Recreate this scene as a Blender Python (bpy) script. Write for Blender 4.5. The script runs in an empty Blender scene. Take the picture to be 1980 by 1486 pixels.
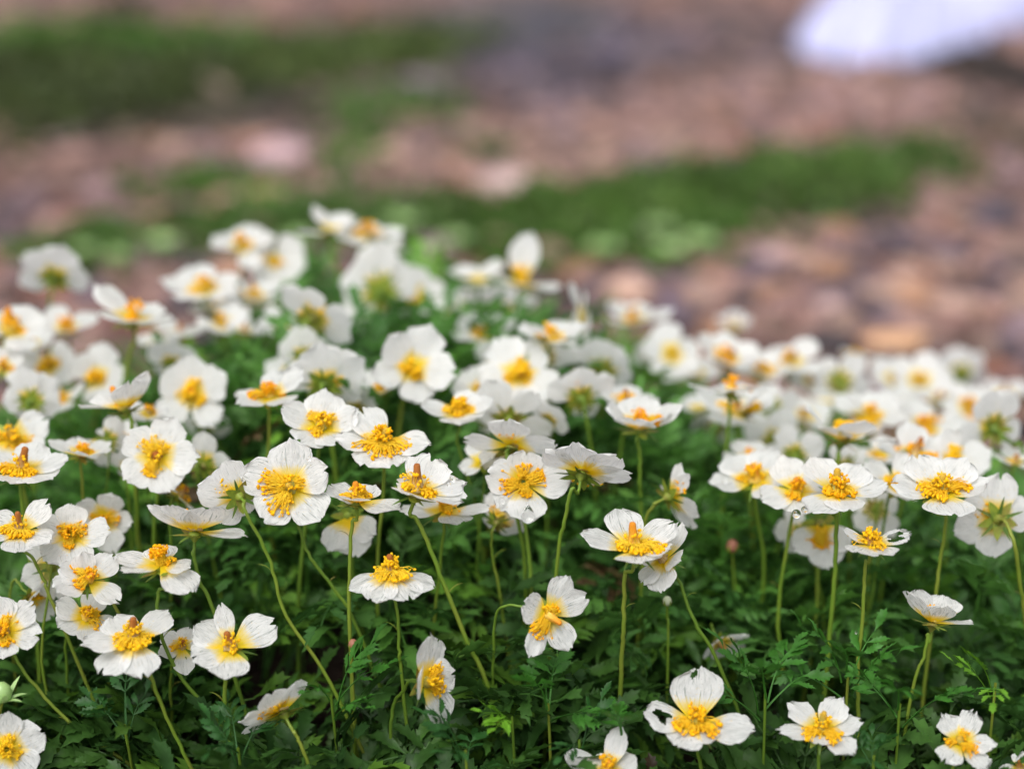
import bpy, math, random
import numpy as np
from mathutils import Vector
random.seed(7)
rng = np.random.default_rng(7)
sc = bpy.context.scene
COL = sc.collection
R = math.radians

# ------------------------------------------------------------------ camera
CAM_H, PITCH, FPX = 0.30, R(18.0), 3140.0      # metres, tilt below level, focal length in photo pixels
CP, SP = math.cos(PITCH), math.sin(PITCH)
cam_d = bpy.data.cameras.new('camera')
cam = bpy.data.objects.new('camera', cam_d)
COL.objects.link(cam)
cam.location = (0, 0, CAM_H)
cam.rotation_euler = (R(90) - PITCH, 0, 0)
cam_d.sensor_width = 36.0
cam_d.lens = 36.0 * FPX / 1980.0
cam_d.clip_start, cam_d.clip_end = 0.02, 400
cam_d.dof.use_dof = True
cam_d.dof.focus_distance = 0.487
cam_d.dof.aperture_fstop = 3.7
cam_d.dof.aperture_blades = 9
sc.camera = cam

# ------------------------------------------------------------------ overcast daylight
SUN_EL, SUN_AZ = R(58), R(205)
w = bpy.data.worlds.new('World')
sc.world = w
w.use_nodes = True
nt = w.node_tree
bg = nt.nodes['Background']
sky = nt.nodes.new('ShaderNodeTexSky')
sky.sky_type = 'NISHITA'
sky.sun_disc = False
sky.sun_elevation, sky.sun_rotation = SUN_EL, SUN_AZ
sky.dust_density = 4.0
hs = nt.nodes.new('ShaderNodeHueSaturation')
hs.inputs['Saturation'].default_value = 0.16
nt.links.new(sky.outputs[0], hs.inputs['Color'])
nt.links.new(hs.outputs[0], bg.inputs['Color'])
bg.inputs['Strength'].default_value = 0.15
sun_d = bpy.data.lights.new('sun', 'SUN')
sun_d.energy, sun_d.angle, sun_d.color = 0.95, R(45), (1.0, 0.97, 0.92)
sun = bpy.data.objects.new('sun', sun_d)
COL.objects.link(sun)
sun.rotation_euler = (R(90) - SUN_EL, 0, R(180) - SUN_AZ)
sc.view_settings.view_transform = 'Standard'
sc.view_settings.look = 'None'
sc.view_settings.exposure = 0.60
sc.view_settings.gamma = 1.0
sc.cycles.use_denoising = True
sc.cycles.max_bounces = 10
sc.cycles.sample_clamp_indirect = 6.0

# ------------------------------------------------------------------ helpers
def ray(px, py):
    """photo pixel -> world direction whose component along the view axis is 1"""
    a, b = (px - 990) / FPX, -(py - 743) / FPX
    return Vector((a, CP + b * SP, -SP + b * CP))

def at(px, py, d):
    return Vector((0, 0, CAM_H)) + ray(px, py) * d

def at_y(px, py, Y):
    r = ray(px, py)
    return Vector((0, 0, CAM_H)) + r * (Y / r.y)

def at_ground(px, py, z=0.0):
    r = ray(px, py)
    return Vector((0, 0, CAM_H)) + r * ((z - CAM_H) / r.z)

def depth_of(p):
    return p.y * CP - (p.z - CAM_H) * SP

def from_cam(v):
    x, y, z = v
    return Vector((x, y * SP - z * CP, y * CP + z * SP)).normalized()

def sstep(a, b, x):
    t = np.clip((x - a) / (b - a), 0, 1)
    return t * t * (3 - 2 * t)

def mound(x, y):
    x, y = np.asarray(x, float), np.asarray(y, float)
    rise = sstep(0.40, 0.62, y) * (1 - sstep(0.70, 0.92, y))
    return rise * (0.022 * np.exp(-((x + .02) / .26) ** 2) + 0.062 * np.exp(-((x + .05) / .115) ** 2))

def terrain(x, y):
    x, y = np.asarray(x, float), np.asarray(y, float)
    far = np.clip(y - 4.5, 0, None)
    hill = 0.16 * far + 0.02 * far * np.sin(x * .25 + 1.3) + 0.05 * np.clip(x, 0, None) * np.clip(far, 0, 8) * .25
    bumps = .006 * np.sin(x * 7.1 + 1) * np.sin(y * 5.3) * sstep(.9, 1.5, y)
    return mound(x, y) + hill + bumps

def tz(x, y):
    return float(terrain(x, y))

def mesh_obj(name, verts, faces, mat, parent=None, smooth=True, loc=None):
    me = bpy.data.meshes.new(name)
    me.from_pydata([tuple(v) for v in verts], [], [tuple(f) for f in faces])
    if smooth:
        me.polygons.foreach_set('use_smooth', [True] * len(me.polygons))
    me.update()
    o = bpy.data.objects.new(name, me)
    COL.objects.link(o)
    if mat:
        me.materials.append(mat)
    if parent:
        o.parent = parent
    if loc is not None:
        o.location = loc
    return o

def fast_obj(name, V, F, mat, smooth=True, col=None):
    """big merged mesh from numpy arrays; F is (n,3) or (n,4)"""
    me = bpy.data.meshes.new(name)
    n, k = F.shape
    me.vertices.add(len(V))
    me.vertices.foreach_set('co', np.ascontiguousarray(V, dtype=np.float32).ravel())
    me.loops.add(n * k)
    me.loops.foreach_set('vertex_index', np.ascontiguousarray(F, dtype=np.int32).ravel())
    me.polygons.add(n)
    me.polygons.foreach_set('loop_start', np.arange(0, n * k, k, dtype=np.int32))
    me.polygons.foreach_set('use_smooth', np.full(n, smooth))
    me.update(calc_edges=True)
    if col is not None:
        at_ = me.color_attributes.new('tone', 'FLOAT_COLOR', 'POINT')
        c4 = np.ones((len(V), 4), dtype=np.float32)
        c4[:, :3] = col
        at_.data.foreach_set('color', c4.ravel())
    me.materials.append(mat)
    o = bpy.data.objects.new(name, me)
    COL.objects.link(o)
    return o

def tag(o, label=None, cat=None, group=None, kind=None):
    for k, v in (('label', label), ('category', cat), ('group', group), ('kind', kind)):
        if v:
            o[k] = v
    return o

def empty(name, loc):
    o = bpy.data.objects.new(name, None)
    COL.objects.link(o)
    o.location = loc
    o.empty_display_size = .005
    return o

def catmull(P, n=7):
    P = [Vector(p) for p in P]
    P = [P[0] * 2 - P[1]] + P + [P[-1] * 2 - P[-2]]
    out = []
    for i in range(1, len(P) - 2):
        a, b, c, d = P[i - 1:i + 3]
        for k in range(n):
            t = k / n
            out.append(.5 * ((2 * b) + (c - a) * t + (2 * a - 5 * b + 4 * c - d) * t * t + (3 * b - a - 3 * c + d) * t ** 3))
    out.append(P[-2])
    return out

def tube(path, rad, sides=6, origin=Vector((0, 0, 0))):
    """rad: number or function of t"""
    V, F = [], []
    n = len(path)
    ref = Vector((1, 0, 0))
    for i, p in enumerate(path):
        tn = (path[min(i + 1, n - 1)] - path[max(i - 1, 0)]).normalized()
        u = (ref - tn * ref.dot(tn))
        if u.length < 1e-4:
            u = tn.orthogonal()
        u.normalize()
        ref = u
        v = tn.cross(u)
        r = rad(i / (n - 1)) if callable(rad) else rad
        for k in range(sides):
            a = 2 * math.pi * k / sides
            V.append(p - origin + u * (r * math.cos(a)) + v * (r * math.sin(a)))
    for i in range(n - 1):
        for k in range(sides):
            k2 = (k + 1) % sides
            F.append((i * sides + k, i * sides + k2, (i + 1) * sides + k2, (i + 1) * sides + k))
    return V, F

def ico(sub):
    import bmesh
    bm = bmesh.new()
    bmesh.ops.create_icosphere(bm, subdivisions=sub, radius=1)
    V = np.array([v.co[:] for v in bm.verts])
    F = np.array([[v.index for v in f.verts] for f in bm.faces])
    bm.free()
    return V, F
ICO1, ICO2, ICO3 = ico(1), ico(2), ico(3)

# ------------------------------------------------------------------ materials
def new_mat(name):
    m = bpy.data.materials.new(name)
    m.use_nodes = True
    t = m.node_tree
    for n in list(t.nodes):
        t.nodes.remove(n)
    out = t.nodes.new('ShaderNodeOutputMaterial')
    return m, t, out

def N(t, typ, **kw):
    n = t.nodes.new(typ)
    for k, v in kw.items():
        setattr(n, k, v)
    return n

def ramp(t, stops, src=None, interp='LINEAR'):
    n = t.nodes.new('ShaderNodeValToRGB')
    n.color_ramp.interpolation = interp
    e = n.color_ramp.elements
    while len(e) > 1:
        e.remove(e[-1])
    e[0].position, e[0].color = stops[0][0], (*stops[0][1], 1)
    for p, c in stops[1:]:
        x = e.new(p)
        x.color = (*c, 1)
    if src is not None:
        t.links.new(src, n.inputs[0])
    return n

def mix(t, a, b, f, mode='MIX'):
    n = t.nodes.new('ShaderNodeMix')
    n.data_type = 'RGBA'
    n.blend_type = mode
    for sock, val in ((n.inputs[0], f), (n.inputs[6], a), (n.inputs[7], b)):
        if isinstance(val, bpy.types.NodeSocket):
            t.links.new(val, sock)
        elif isinstance(val, (int, float)):
            sock.default_value = val
        else:
            sock.default_value = (*val, 1)
    return n.outputs[2]

def noise(t, vec, scale, detail=3, rough=.55):
    n = N(t, 'ShaderNodeTexNoise')
    n.inputs['Scale'].default_value = scale
    n.inputs['Detail'].default_value = detail
    n.inputs['Roughness'].default_value = rough
    if vec is not None:
        t.links.new(vec, n.inputs['Vector'])
    return n.outputs[0]

def math_n(t, op, a, b=0.0):
    n = N(t, 'ShaderNodeMath', operation=op)
    for i, v in enumerate((a, b)):
        if isinstance(v, bpy.types.NodeSocket):
            t.links.new(v, n.inputs[i])
        else:
            n.inputs[i].default_value = v
    return n.outputs[0]

def thin_surface(t, out, color, rough=.4, spec=.35, trans=.35, tcol=None, bump=None, bstr=.3, bdist=.0004):
    p = N(t, 'ShaderNodeBsdfPrincipled')
    t.links.new(color, p.inputs['Base Color'])
    p.inputs['Roughness'].default_value = rough
    p.inputs['Specular IOR Level'].default_value = spec
    tr = N(t, 'ShaderNodeBsdfTranslucent')
    t.links.new(tcol or color, tr.inputs['Color'])
    ms = N(t, 'ShaderNodeMixShader')
    ms.inputs[0].default_value = trans
    t.links.new(p.outputs[0], ms.inputs[1])
    t.links.new(tr.outputs[0], ms.inputs[2])
    t.links.new(ms.outputs[0], out.inputs[0])
    if bump is not None:
        b = N(t, 'ShaderNodeBump')
        b.inputs['Strength'].default_value = bstr
        b.inputs['Distance'].default_value = bdist
        t.links.new(bump, b.inputs['Height'])
        t.links.new(b.outputs[0], p.inputs['Normal'])
        t.links.new(b.outputs[0], tr.inputs['Normal'])
    return p

def petal_material(name, white, yellow_to, vein_amt):
    m, t, out = new_mat(name)
    tc = N(t, 'ShaderNodeTexCoord')
    oi = N(t, 'ShaderNodeObjectInfo')
    sep = N(t, 'ShaderNodeSeparateXYZ')
    t.links.new(tc.outputs['UV'], sep.inputs[0])
    off = math_n(t, 'MULTIPLY', oi.outputs['Random'], 37.0)
    cmb = N(t, 'ShaderNodeCombineXYZ')
    t.links.new(math_n(t, 'MULTIPLY', sep.outputs[0], 17.0), cmb.inputs[0])
    t.links.new(math_n(t, 'MULTIPLY', sep.outputs[1], 1.6), cmb.inputs[1])
    t.links.new(off, cmb.inputs[2])
    veins = noise(t, cmb.outputs[0], 1.7, 4, .6)
    vr = ramp(t, [(.34, (1, 1, 1)), (.45, (0, 0, 0)), (.56, (0, 0, 0)), (.68, (.5, .5, .5))], veins)
    cmb2 = N(t, 'ShaderNodeCombineXYZ')
    t.links.new(math_n(t, 'MULTIPLY', sep.outputs[0], 5.0), cmb2.inputs[0])
    t.links.new(math_n(t, 'MULTIPLY', sep.outputs[1], 4.0), cmb2.inputs[1])
    t.links.new(off, cmb2.inputs[2])
    blot = noise(t, cmb2.outputs[0], 1.3, 2)
    wet = ramp(t, [(.45, (0, 0, 0)), (.62, (1, 1, 1))], blot)
    c = mix(t, white, (.36, .39, .37), math_n(t, 'MULTIPLY', vr.outputs[0], vein_amt))
    c = mix(t, c, (.66, .67, .66), math_n(t, 'MULTIPLY', wet.outputs[0], vein_amt * .5))
    # tiny dirt specks
    spk = noise(t, cmb2.outputs[0], 7.0, 1)
    sr = ramp(t, [(.73, (0, 0, 0)), (.76, (1, 1, 1))], spk)
    c = mix(t, c, (.30, .27, .24), math_n(t, 'MULTIPLY', sr.outputs[0], vein_amt))
    pol = noise(t, cmb2.outputs[0], 5.0, 2)
    pr = ramp(t, [(.655, (0, 0, 0)), (.69, (1, 1, 1))], pol)
    inner = ramp(t, [(.35, (1, 1, 1)), (.75, (0, 0, 0))], sep.outputs[1])
    c = mix(t, c, (.92, .58, .05), math_n(t, 'MULTIPLY', math_n(t, 'MULTIPLY', pr.outputs[0], inner.outputs[0]), .75))
    # yellow flush at the petal base with a streaked edge
    ye = math_n(t, 'ADD', sep.outputs[1], math_n(t, 'MULTIPLY', math_n(t, 'SUBTRACT', veins, .5), .35))
    yr = ramp(t, [(yellow_to * .55, (1, 1, 1)), (yellow_to, (.55, .55, .55)), (yellow_to * 1.25, (0, 0, 0))], ye)
    c = mix(t, c, (.95, .70, .02), yr.outputs[0])
    thin_surface(t, out, c, rough=.42, spec=.3, trans=.50, bump=veins, bstr=.5, bdist=.0004)
    return m

M = {}
M['petal'] = petal_material('petal', (.88, .88, .87), .345, .5)
M['petal_veined'] = petal_material('petal_veined', (.88, .88, .87), .36, 1.05)
M['petal_plain'] = petal_material('petal_plain', (.89, .89, .88), .28, .3)
M['petal_small_eye'] = petal_material('petal_small_eye', (.88, .88, .86), .17, .3)

def plant_mat(name, stops, rough=.4, trans=.25, spec=.35, scale=180., bump=True):
    m, t, out = new_mat(name)
    tc = N(t, 'ShaderNodeTexCoord')
    oi = N(t, 'ShaderNodeObjectInfo')
    nz = noise(t, tc.outputs['Object'], scale, 3)
    f = math_n(t, 'ADD', math_n(t, 'MULTIPLY', nz, .8), math_n(t, 'MULTIPLY', math_n(t, 'SUBTRACT', oi.outputs['Random'], .3), .4))
    c = ramp(t, stops, f)
    thin_surface(t, out, c.outputs[0], rough, spec, trans, bump=nz if bump else None, bdist=.0002)
    return m
M['stem'] = plant_mat('stem', [(.2, (.09, .17, .02)), (.5, (.15, .25, .025)), (.75, (.22, .25, .035)), (.95, (.22, .13, .05))], .45, .1, scale=60.)
M['sepal'] = plant_mat('sepal', [(.2, (.12, .20, .03)), (.45, (.26, .34, .04)), (.65, (.24, .22, .045)), (.85, (.17, .075, .03))], .45, .25, scale=320.)
M['bract'] = plant_mat('bract', [(.2, (.06, .13, .02)), (.6, (.11, .19, .03)), (.9, (.14, .08, .03))], .45, .15)
M['anther'] = plant_mat('anther', [(.2, (.95, .42, .005)), (.5, (.99, .62, .012)), (.85, (1.0, .74, .03))], .6, .38, .15, scale=700.)
M['filament'] = plant_mat('filament', [(.2, (.95, .60, .02)), (.7, (.98, .74, .05))], .5, .4, .2)
def pistil_mat(name, foot, mid, tip):
    m, t, out = new_mat(name)
    tc = N(t, 'ShaderNodeTexCoord')
    sep = N(t, 'ShaderNodeSeparateXYZ')
    t.links.new(tc.outputs['UV'], sep.inputs[0])
    cmb = N(t, 'ShaderNodeCombineXYZ')
    t.links.new(math_n(t, 'MULTIPLY', sep.outputs[0], 16.0), cmb.inputs[0])
    t.links.new(math_n(t, 'MULTIPLY', sep.outputs[1], 1.5), cmb.inputs[1])
    nz = noise(t, cmb.outputs[0], 1.6, 3)
    v = math_n(t, 'ADD', sep.outputs[1], math_n(t, 'MULTIPLY', math_n(t, 'SUBTRACT', nz, .5), 1.5))
    c = ramp(t, [(.0, foot), (.5, mid), (.95, tip)], v)
    thin_surface(t, out, c.outputs[0], .5, .25, .1, bump=nz, bstr=.6, bdist=.0003)
    return m
M['pistil_brown'] = pistil_mat('pistil_brown', (.55, .42, .18), (.36, .17, .035), (.36, .11, .018))
M['pistil_orange'] = pistil_mat('pistil_orange', (.72, .56, .12), (.74, .36, .03), (.70, .24, .012))
M['pistil_green'] = pistil_mat('pistil_green', (.52, .55, .18), (.40, .36, .07), (.62, .36, .03))

def tone_mat(name, rough, spec, trans=0., bscale=150., bstr=.4, bdist=.001, var=.5):
    """surface whose own colour is stored per vertex"""
    m, t, out = new_mat(name)
    a = N(t, 'ShaderNodeVertexColor', layer_name='tone')
    geo = N(t, 'ShaderNodeNewGeometry')
    nz = noise(t, geo.outputs['Position'], bscale, 4)
    r = ramp(t, [(.3, (1 - var, 1 - var, 1 - var)), (.7, (1 + var * .4,) * 3)], nz)
    c = mix(t, a.outputs[0], r.outputs[0], 1.0, 'MULTIPLY')
    thin_surface(t, out, c, rough, spec, trans, bump=nz, bstr=bstr, bdist=bdist)
    return m
M['leaf'] = tone_mat('leaf', .46, .28, .30, 260., .35, .0005, .3)
M['stone'] = tone_mat('stone', .55, .35, 0., 130., .6, .0015, .4)
M['soil'] = tone_mat('soil', .85, .2, 0., 160., .9, .003, .6)

# ------------------------------------------------------------------ ground
def lin(r, g, b):
    f = lambda c: (c / 255 / 12.92) if c / 255 < .04 else ((c / 255 + .055) / 1.055) ** 2.4
    return np.array((f(r), f(g), f(b)))

ZONES = []      # patches of other ground colour, one of them painted shade: (centre, half sizes, colour, strength)
def zone(px, py, rx, ry, rgb, s=.85):
    c = at_ground(px, py)
    a, b = at_ground(px, py - ry), at_ground(px, py + ry)
    hw = rx * depth_of(c) / FPX
    ZONES.append(((c.x, (a.y + b.y) / 2), (hw, (a.y - b.y) / 2), lin(*rgb), s))
zone(1060, 110, 340, 100, (112, 102, 118), .95)
zone(1000, 40, 200, 60, (112, 112, 118), .7)
zone(1300, 150, 260, 26, (84, 70, 74), .8)
zone(620, 190, 330, 80, (98, 84, 70), .9)
zone(330, 215, 260, 70, (72, 68, 52), .9)
zone(1935, 150, 150, 75, (50, 38, 30), .97)
zone(1480, 75, 110, 60, (112, 100, 108), .7)
zone(1960, 270, 90, 60, (92, 78, 62), .8)
zone(1530, 185, 360, 45, (176, 142, 134), .6)
zone(1050, 300, 340, 55, (180, 150, 138), .6)
zone(520, 300, 200, 40, (178, 146, 142), .6)
zone(150, 410, 140, 40, (168, 132, 126), .6)
zone(1610, 430, 150, 25, (60, 58, 46), .9)  # shade along the green strip's lower edge, painted into the ground colour
zone(10, 420, 60, 60, (110, 96, 110), .7)
def ground_tone(x, y):
    x, y = np.asarray(x, float), np.asarray(y, float)
    c = np.broadcast_to(lin(164, 132, 124), x.shape + (3,)).copy()
    c *= (1 + .12 * np.sin(x * 9 + 2 * np.sin(y * 6)) * np.sin(y * 4.1 + x * 3))[..., None]
    for (cx, cy), (hx, hy), col, s in ZONES:
        u = ((x - cx) / hx) ** 2 + ((y - cy) / hy) ** 2
        f = (s * (1 - sstep(.45, 1.5, u)))[..., None]
        c = c * (1 - f) + col * f
    return c

gx = np.concatenate([np.linspace(-40, -1.2, 24)[:-1], np.linspace(-1.2, 1.2, 121), np.linspace(1.2, 40, 24)[1:]])
gy = np.concatenate([np.linspace(-3, .3, 14)[:-1], np.linspace(.3, 1.2, 91)[:-1], np.linspace(1.2, 4.6, 110)[:-1], np.linspace(4.6, 70, 50)])
GX, GY = np.meshgrid(gx, gy)
GZ = terrain(GX, GY)
tone = ground_tone(GX, GY) * .42
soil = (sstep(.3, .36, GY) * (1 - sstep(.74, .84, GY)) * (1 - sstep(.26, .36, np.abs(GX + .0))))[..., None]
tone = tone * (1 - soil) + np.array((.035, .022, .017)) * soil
V = np.stack([GX, GY, GZ], -1).reshape(-1, 3)
ny, nx = GX.shape
ii = (np.arange(ny - 1)[:, None] * nx + np.arange(nx - 1)[None]).ravel()
F = np.stack([ii, ii + 1, ii + nx + 1, ii + nx], -1)
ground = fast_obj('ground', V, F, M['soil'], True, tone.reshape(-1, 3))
tag(ground, kind='structure', label='pinkish brown stony ground sloping up behind the flower mound')

# snow patch lying on the slope, a slab with a ragged melting edge
def snow_patch():
    edge = [(1740, -40), (1640, 12), (1578, 52), (1546, 88), (1596, 108), (1668, 122), (1735, 121), (1810, 108), (1890, 86), (1990, 56), (2160, 10)]
    pts = [at_ground(*p) for p in edge]
    pts = catmull(pts, 8)
    out = [(p.x + .012 * math.sin(i * 1.7), p.y + .02 * math.sin(i * 2.3 + 1)) for i, p in enumerate(pts)]
    out += [(3.2, 5.0), (3.6, 7.5), (1.6, 8.2), (out[0][0] + .1, 6.5)]
    n = len(out)
    cx, cy = sum(p[0] for p in out) / n, sum(p[1] for p in out) / n
    V, F = [], []
    for s, h in ((1.0, -.01), (.997, .008), (.985, .018), (.9, .05), (.6, .10), (.3, .12)):
        for x, y in out:
            X, Y = cx + (x - cx) * s, cy + (y - cy) * s
            V.append((X, Y, tz(X, Y) + h))
    V.append((cx, cy, tz(cx, cy) + .13))
    for k in range(5):
        for i in range(n):
            j = (i + 1) % n
            F.append((k * n + i, k * n + j, (k + 1) * n + j, (k + 1) * n + i))
    for i in range(n):
        F.append((5 * n + i, 5 * n + (i + 1) % n, 6 * n))
    m, t, o_ = new_mat('snow')
    geo = N(t, 'ShaderNodeNewGeometry')
    nz = noise(t, geo.outputs['Position'], 9., 4)
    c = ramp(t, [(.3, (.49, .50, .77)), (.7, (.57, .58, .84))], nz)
    thin_surface(t, o_, c.outputs[0], .7, .2, 0., bump=nz, bdist=.03)
    o = mesh_obj('snow', V, F, m)
    tag(o, kind='structure', label='bluish white snow patch on the slope')
snow_patch()

# ------------------------------------------------------------------ gravel: thousands of loose stones
def stone_shape(base, seed):
    r = np.random.default_rng(seed)
    V, F = base
    V = V.copy()
    for _ in range(7):                      # knock flat facets off
        d = r.normal(size=3)
        d /= np.linalg.norm(d)
        k = V @ d
        lim = r.uniform(.55, .85)
        V -= np.outer(np.clip(k - lim, 0, None) * .85, d)
    V *= r.uniform(.75, 1.15, 3) * np.array((1.1, 1.0, .72))
    return V, F
STONES = [stone_shape(ICO2, 100 + i) for i in range(8)]
PALETTE = [(lin(182, 146, 138), 5), (lin(160, 124, 120), 4), (lin(196, 164, 152), 3), (lin(132, 104, 104), 3),
           (lin(110, 94, 108), 2), (lin(192, 148, 120), 2), (lin(82, 70, 76), 1.8), (lin(162, 138, 150), 2), (lin(150, 100, 82), 1.2)]
PW = np.array([p[1] for p in PALETTE]); PW = PW / PW.sum()
def gravel():
    Vs, Fs, Cs, off = [], [], [], 0
    spec = [(3300, .72, 1.35, .004, .022), (3400, 1.35, 2.4, .005, .020), (2400, 2.4, 5.2, .008, .030)]
    for n, y0, y1, r0, r1 in spec:
        for _ in range(n):
            y = math.sqrt(random.uniform(y0 * y0, y1 * y1))
            half = .42 * y + .12
            x = random.uniform(-half, half)
            if y < .90 and -.34 < x < .32 and y < .78:
                continue
            r = r0 + (r1 - r0) * random.random() ** 2.2
            SV, SF = random.choice(STONES)
            a = random.uniform(0, 6.28)
            ca, sa = math.cos(a), math.sin(a)
            P = SV * r * np.array((random.uniform(.8, 1.3), random.uniform(.8, 1.2), random.uniform(.7, 1.1)))
            P = np.stack([P[:, 0] * ca - P[:, 1] * sa, P[:, 0] * sa + P[:, 1] * ca, P[:, 2]], -1)
            P += np.array((x, y, tz(x, y) + r * .18))
            base = PALETTE[rng.choice(len(PALETTE), p=PW)][0]
            if y > 1.35:
                base = base * .75 + lin(160, 128, 121) * .25
            g = ground_tone(np.array(x), np.array(y)) / lin(164, 132, 124)
            c = base * np.array((.70, .66, .62)) * (1.08 if y > 1.35 else .92) * np.minimum(g, 1.25) * random.uniform(.55, 1.25)
            Vs.append(P); Fs.append(SF + off); Cs.append(np.broadcast_to(c, P.shape))
            off += len(P)
    o = fast_obj('gravel', np.concatenate(Vs), np.concatenate(Fs), M['stone'], True, np.concatenate(Cs))
    tag(o, 'loose pinkish brown gravel and stones covering the slope', 'gravel', kind='stuff')
gravel()

def big_stone(px, py, rx, rgb, label, flat=.7, seed=0):
    p = at_ground(px, py)
    r = rx * depth_of(p) / FPX
    V, F = stone_shape(ICO3, 900 + seed)
    V = V * r * np.array((1, .85, flat))
    o = fast_obj('stone', V, F, M['stone'], True, np.broadcast_to(lin(*rgb), V.shape))
    o.location = (p.x, p.y, tz(p.x, p.y) + r * flat * .45)
    tag(o, label, 'stone', 'large stones lying on the gravel')
for i, s in enumerate([
    (1735, 680, 62, (206, 160, 122), 'warm orange tan stone on the gravel above the right end of the flower mound'),
    (1222, 585, 66, (196, 160, 142), 'rounded peach coloured stone just below the pale green leaf clumps'),
    (1290, 605, 42, (112, 100, 122), 'bluish purple stone beside the rounded peach stone'),
    (1950, 690, 55, (70, 60, 70), 'dark purple grey rock at the right edge behind the flowers'),
    (1840, 712, 80, (82, 68, 68), 'low dark brown stone right of the orange tan stone', .35),
    (1925, 440, 70, (72, 64, 76), 'large blackish purple rock at the right edge below the long green strip'),
    (1745, 478, 42, (88, 78, 92), 'small dark violet stone under the right end of the green strip'),
    (1485, 520, 55, (178, 150, 150), 'pale pink stone below the middle of the long green strip'),
    (1600, 610, 50, (186, 154, 148), 'light rose grey stone amid the near right gravel'),
    (985, 385, 60, (196, 168, 164), 'pale pinkish white stone just above the left end of the long green strip'),
    (545, 315, 62, (192, 160, 164), 'pale rose stone between the green strips on the left'),
    (400, 200, 46, (150, 128, 118), 'lone beige stone within the dark green upper left bank'),
    (815, 178, 50, (128, 114, 122), 'pale lilac grey stone in the upper middle of the slope'),
]):
    big_stone(*s[:5], *(s[5:] or (.7,)), seed=i)

# ------------------------------------------------------------------ distant low plants
def leaf_quads(P, D, L, W, U):
    """diamond leaves: base points P, directions D, lengths L, widths W, side vectors U"""
    n = len(P)
    a = P
    b = P + D * (L * .5)[:, None] + U * (W * .5)[:, None]
    c = P + D * L[:, None]
    d = P + D * (L * .5)[:, None] - U * (W * .5)[:, None]
    V = np.stack([a, b, c, d], 1).reshape(-1, 3)
    F = np.arange(n * 4).reshape(n, 4)
    return V, F

def unit(a):
    return a / np.linalg.norm(a, axis=-1, keepdims=True)

def green_patch(ells, label, h=.02, leaf=.014, name='ground_cover', dark=1.0, density=1.0, hue=(1, 1, 1)):
    Ps, Cs, Ls = [], [], []
    for px, py, rx, ry in ells:
        c = at_ground(px, py)
        hx = rx * depth_of(c) / FPX
        ya, yb = at_ground(px, py - ry).y, at_ground(px, py + ry).y
        cy, hy = (ya + yb) / 2, (ya - yb) / 2
        lf = leaf * max(1, c.y / 1.6)
        n = int(density * 2.6 * hx * hy * math.pi / (lf * lf) * 2.2)
        u = np.sqrt(rng.random(n)); a = rng.random(n) * 6.283
        edge = 1 + .25 * np.sin(a * 3 + px) + .12 * np.sin(a * 7 + py)
        x, y = c.x + hx * u * np.cos(a) * edge, cy + hy * u * np.sin(a) * edge
        clump = .75 + .35 * np.sin(x * 55 + 2 * np.sin(y * 21)) * np.sin(y * 34 + x * 13)
        gp = np.sin(x * 31 + 3 * np.sin(y * 17 + 1)) * np.sin(y * 26 + 2 * np.sin(x * 19)) + .5 * np.sin(x * 83 + y * 47)
        keep = (gp > -.55 - .5 * (1 - u)) | (rng.random(n) < .25)
        x, y, u, clump = x[keep], y[keep], u[keep], clump[keep]
        n = len(x)
        z = terrain(x, y) + h * np.sqrt(np.clip(1 - u * u, 0.02, 1)) * rng.uniform(.15, 1, n) * clump
        Ps.append(np.stack([x, y, z], -1)); Ls.append(np.full(n, lf))
        g = rng.random((n, 1))
        mott = 1.25 * (.68 + .5 * (.5 + .5 * np.sin(x * 13 + 3 * np.sin(y * 7))) * (.5 + .5 * np.sin(y * 24 + x * 9)) + .25 * rng.random(n))[:, None]
        mott = mott * np.where(rng.random((n, 1)) < .06, 2.0, 1.0)  # a few random leaves brightened as painted highlights
        Cs.append(mott * ((1 - g) * np.array((.055, .140, .022)) + g * np.array((.105, .205, .035))) * dark * np.array(hue))
    P, C, L = np.concatenate(Ps), np.concatenate(Cs), np.concatenate(Ls)
    n = len(P)
    D = unit(rng.normal(size=(n, 3)) * np.array((1, 1, .5)) + np.array((0, 0, .8)))
    U = unit(np.cross(D, rng.normal(size=(n, 3))))
    L = L * rng.uniform(.6, 1.3, n)
    V, F = leaf_quads(P, D, L, L * .5, U)
    o = fast_obj(name, V, F, M['leaf'], False, np.repeat(C, 4, 0))
    tag(o, label, 'ground cover', kind='stuff')

green_patch([(860, 452, 150, 36), (1060, 455, 190, 50), (1250, 428, 200, 56), (1450, 395, 190, 54), (1640, 355, 160, 46), (1790, 322, 120, 32)],
            'long strip of low green plants running across the gravel at right', h=.036, dark=.80, hue=(1.12, .95, 1.2), density=1.4)
green_patch([(1180, 500, 210, 48), (960, 480, 200, 50), (1390, 470, 150, 40)], 'small bright green leaf cushion behind the tallest flowers', h=.018, density=1.3, dark=.85)
green_patch([(310, 488, 270, 50), (130, 505, 110, 40), (470, 452, 140, 46), (640, 440, 130, 40), (760, 470, 130, 40)], 'low green plant cushion behind the left flowers', h=.024, dark=.85, hue=(1.1, 1, 1.3), density=1.4)
green_patch([(390, 362, 180, 24), (480, 425, 80, 45)], 'thin green strip of plants on the left gravel', h=.022, density=1.0, dark=.9)
green_patch([(120, 225, 250, 70), (60, 160, 190, 70), (330, 180, 180, 60)], 'broad dark green bank of plants at upper left', h=.05, dark=.46, hue=(1.5, .95, 1.7), density=.9)
green_patch([(110, 108, 190, 40), (330, 105, 140, 24), (420, 100, 120, 22)], 'brighter grassy rim along the top of the dark bank', h=.05, dark=.95, density=.9)
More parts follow.
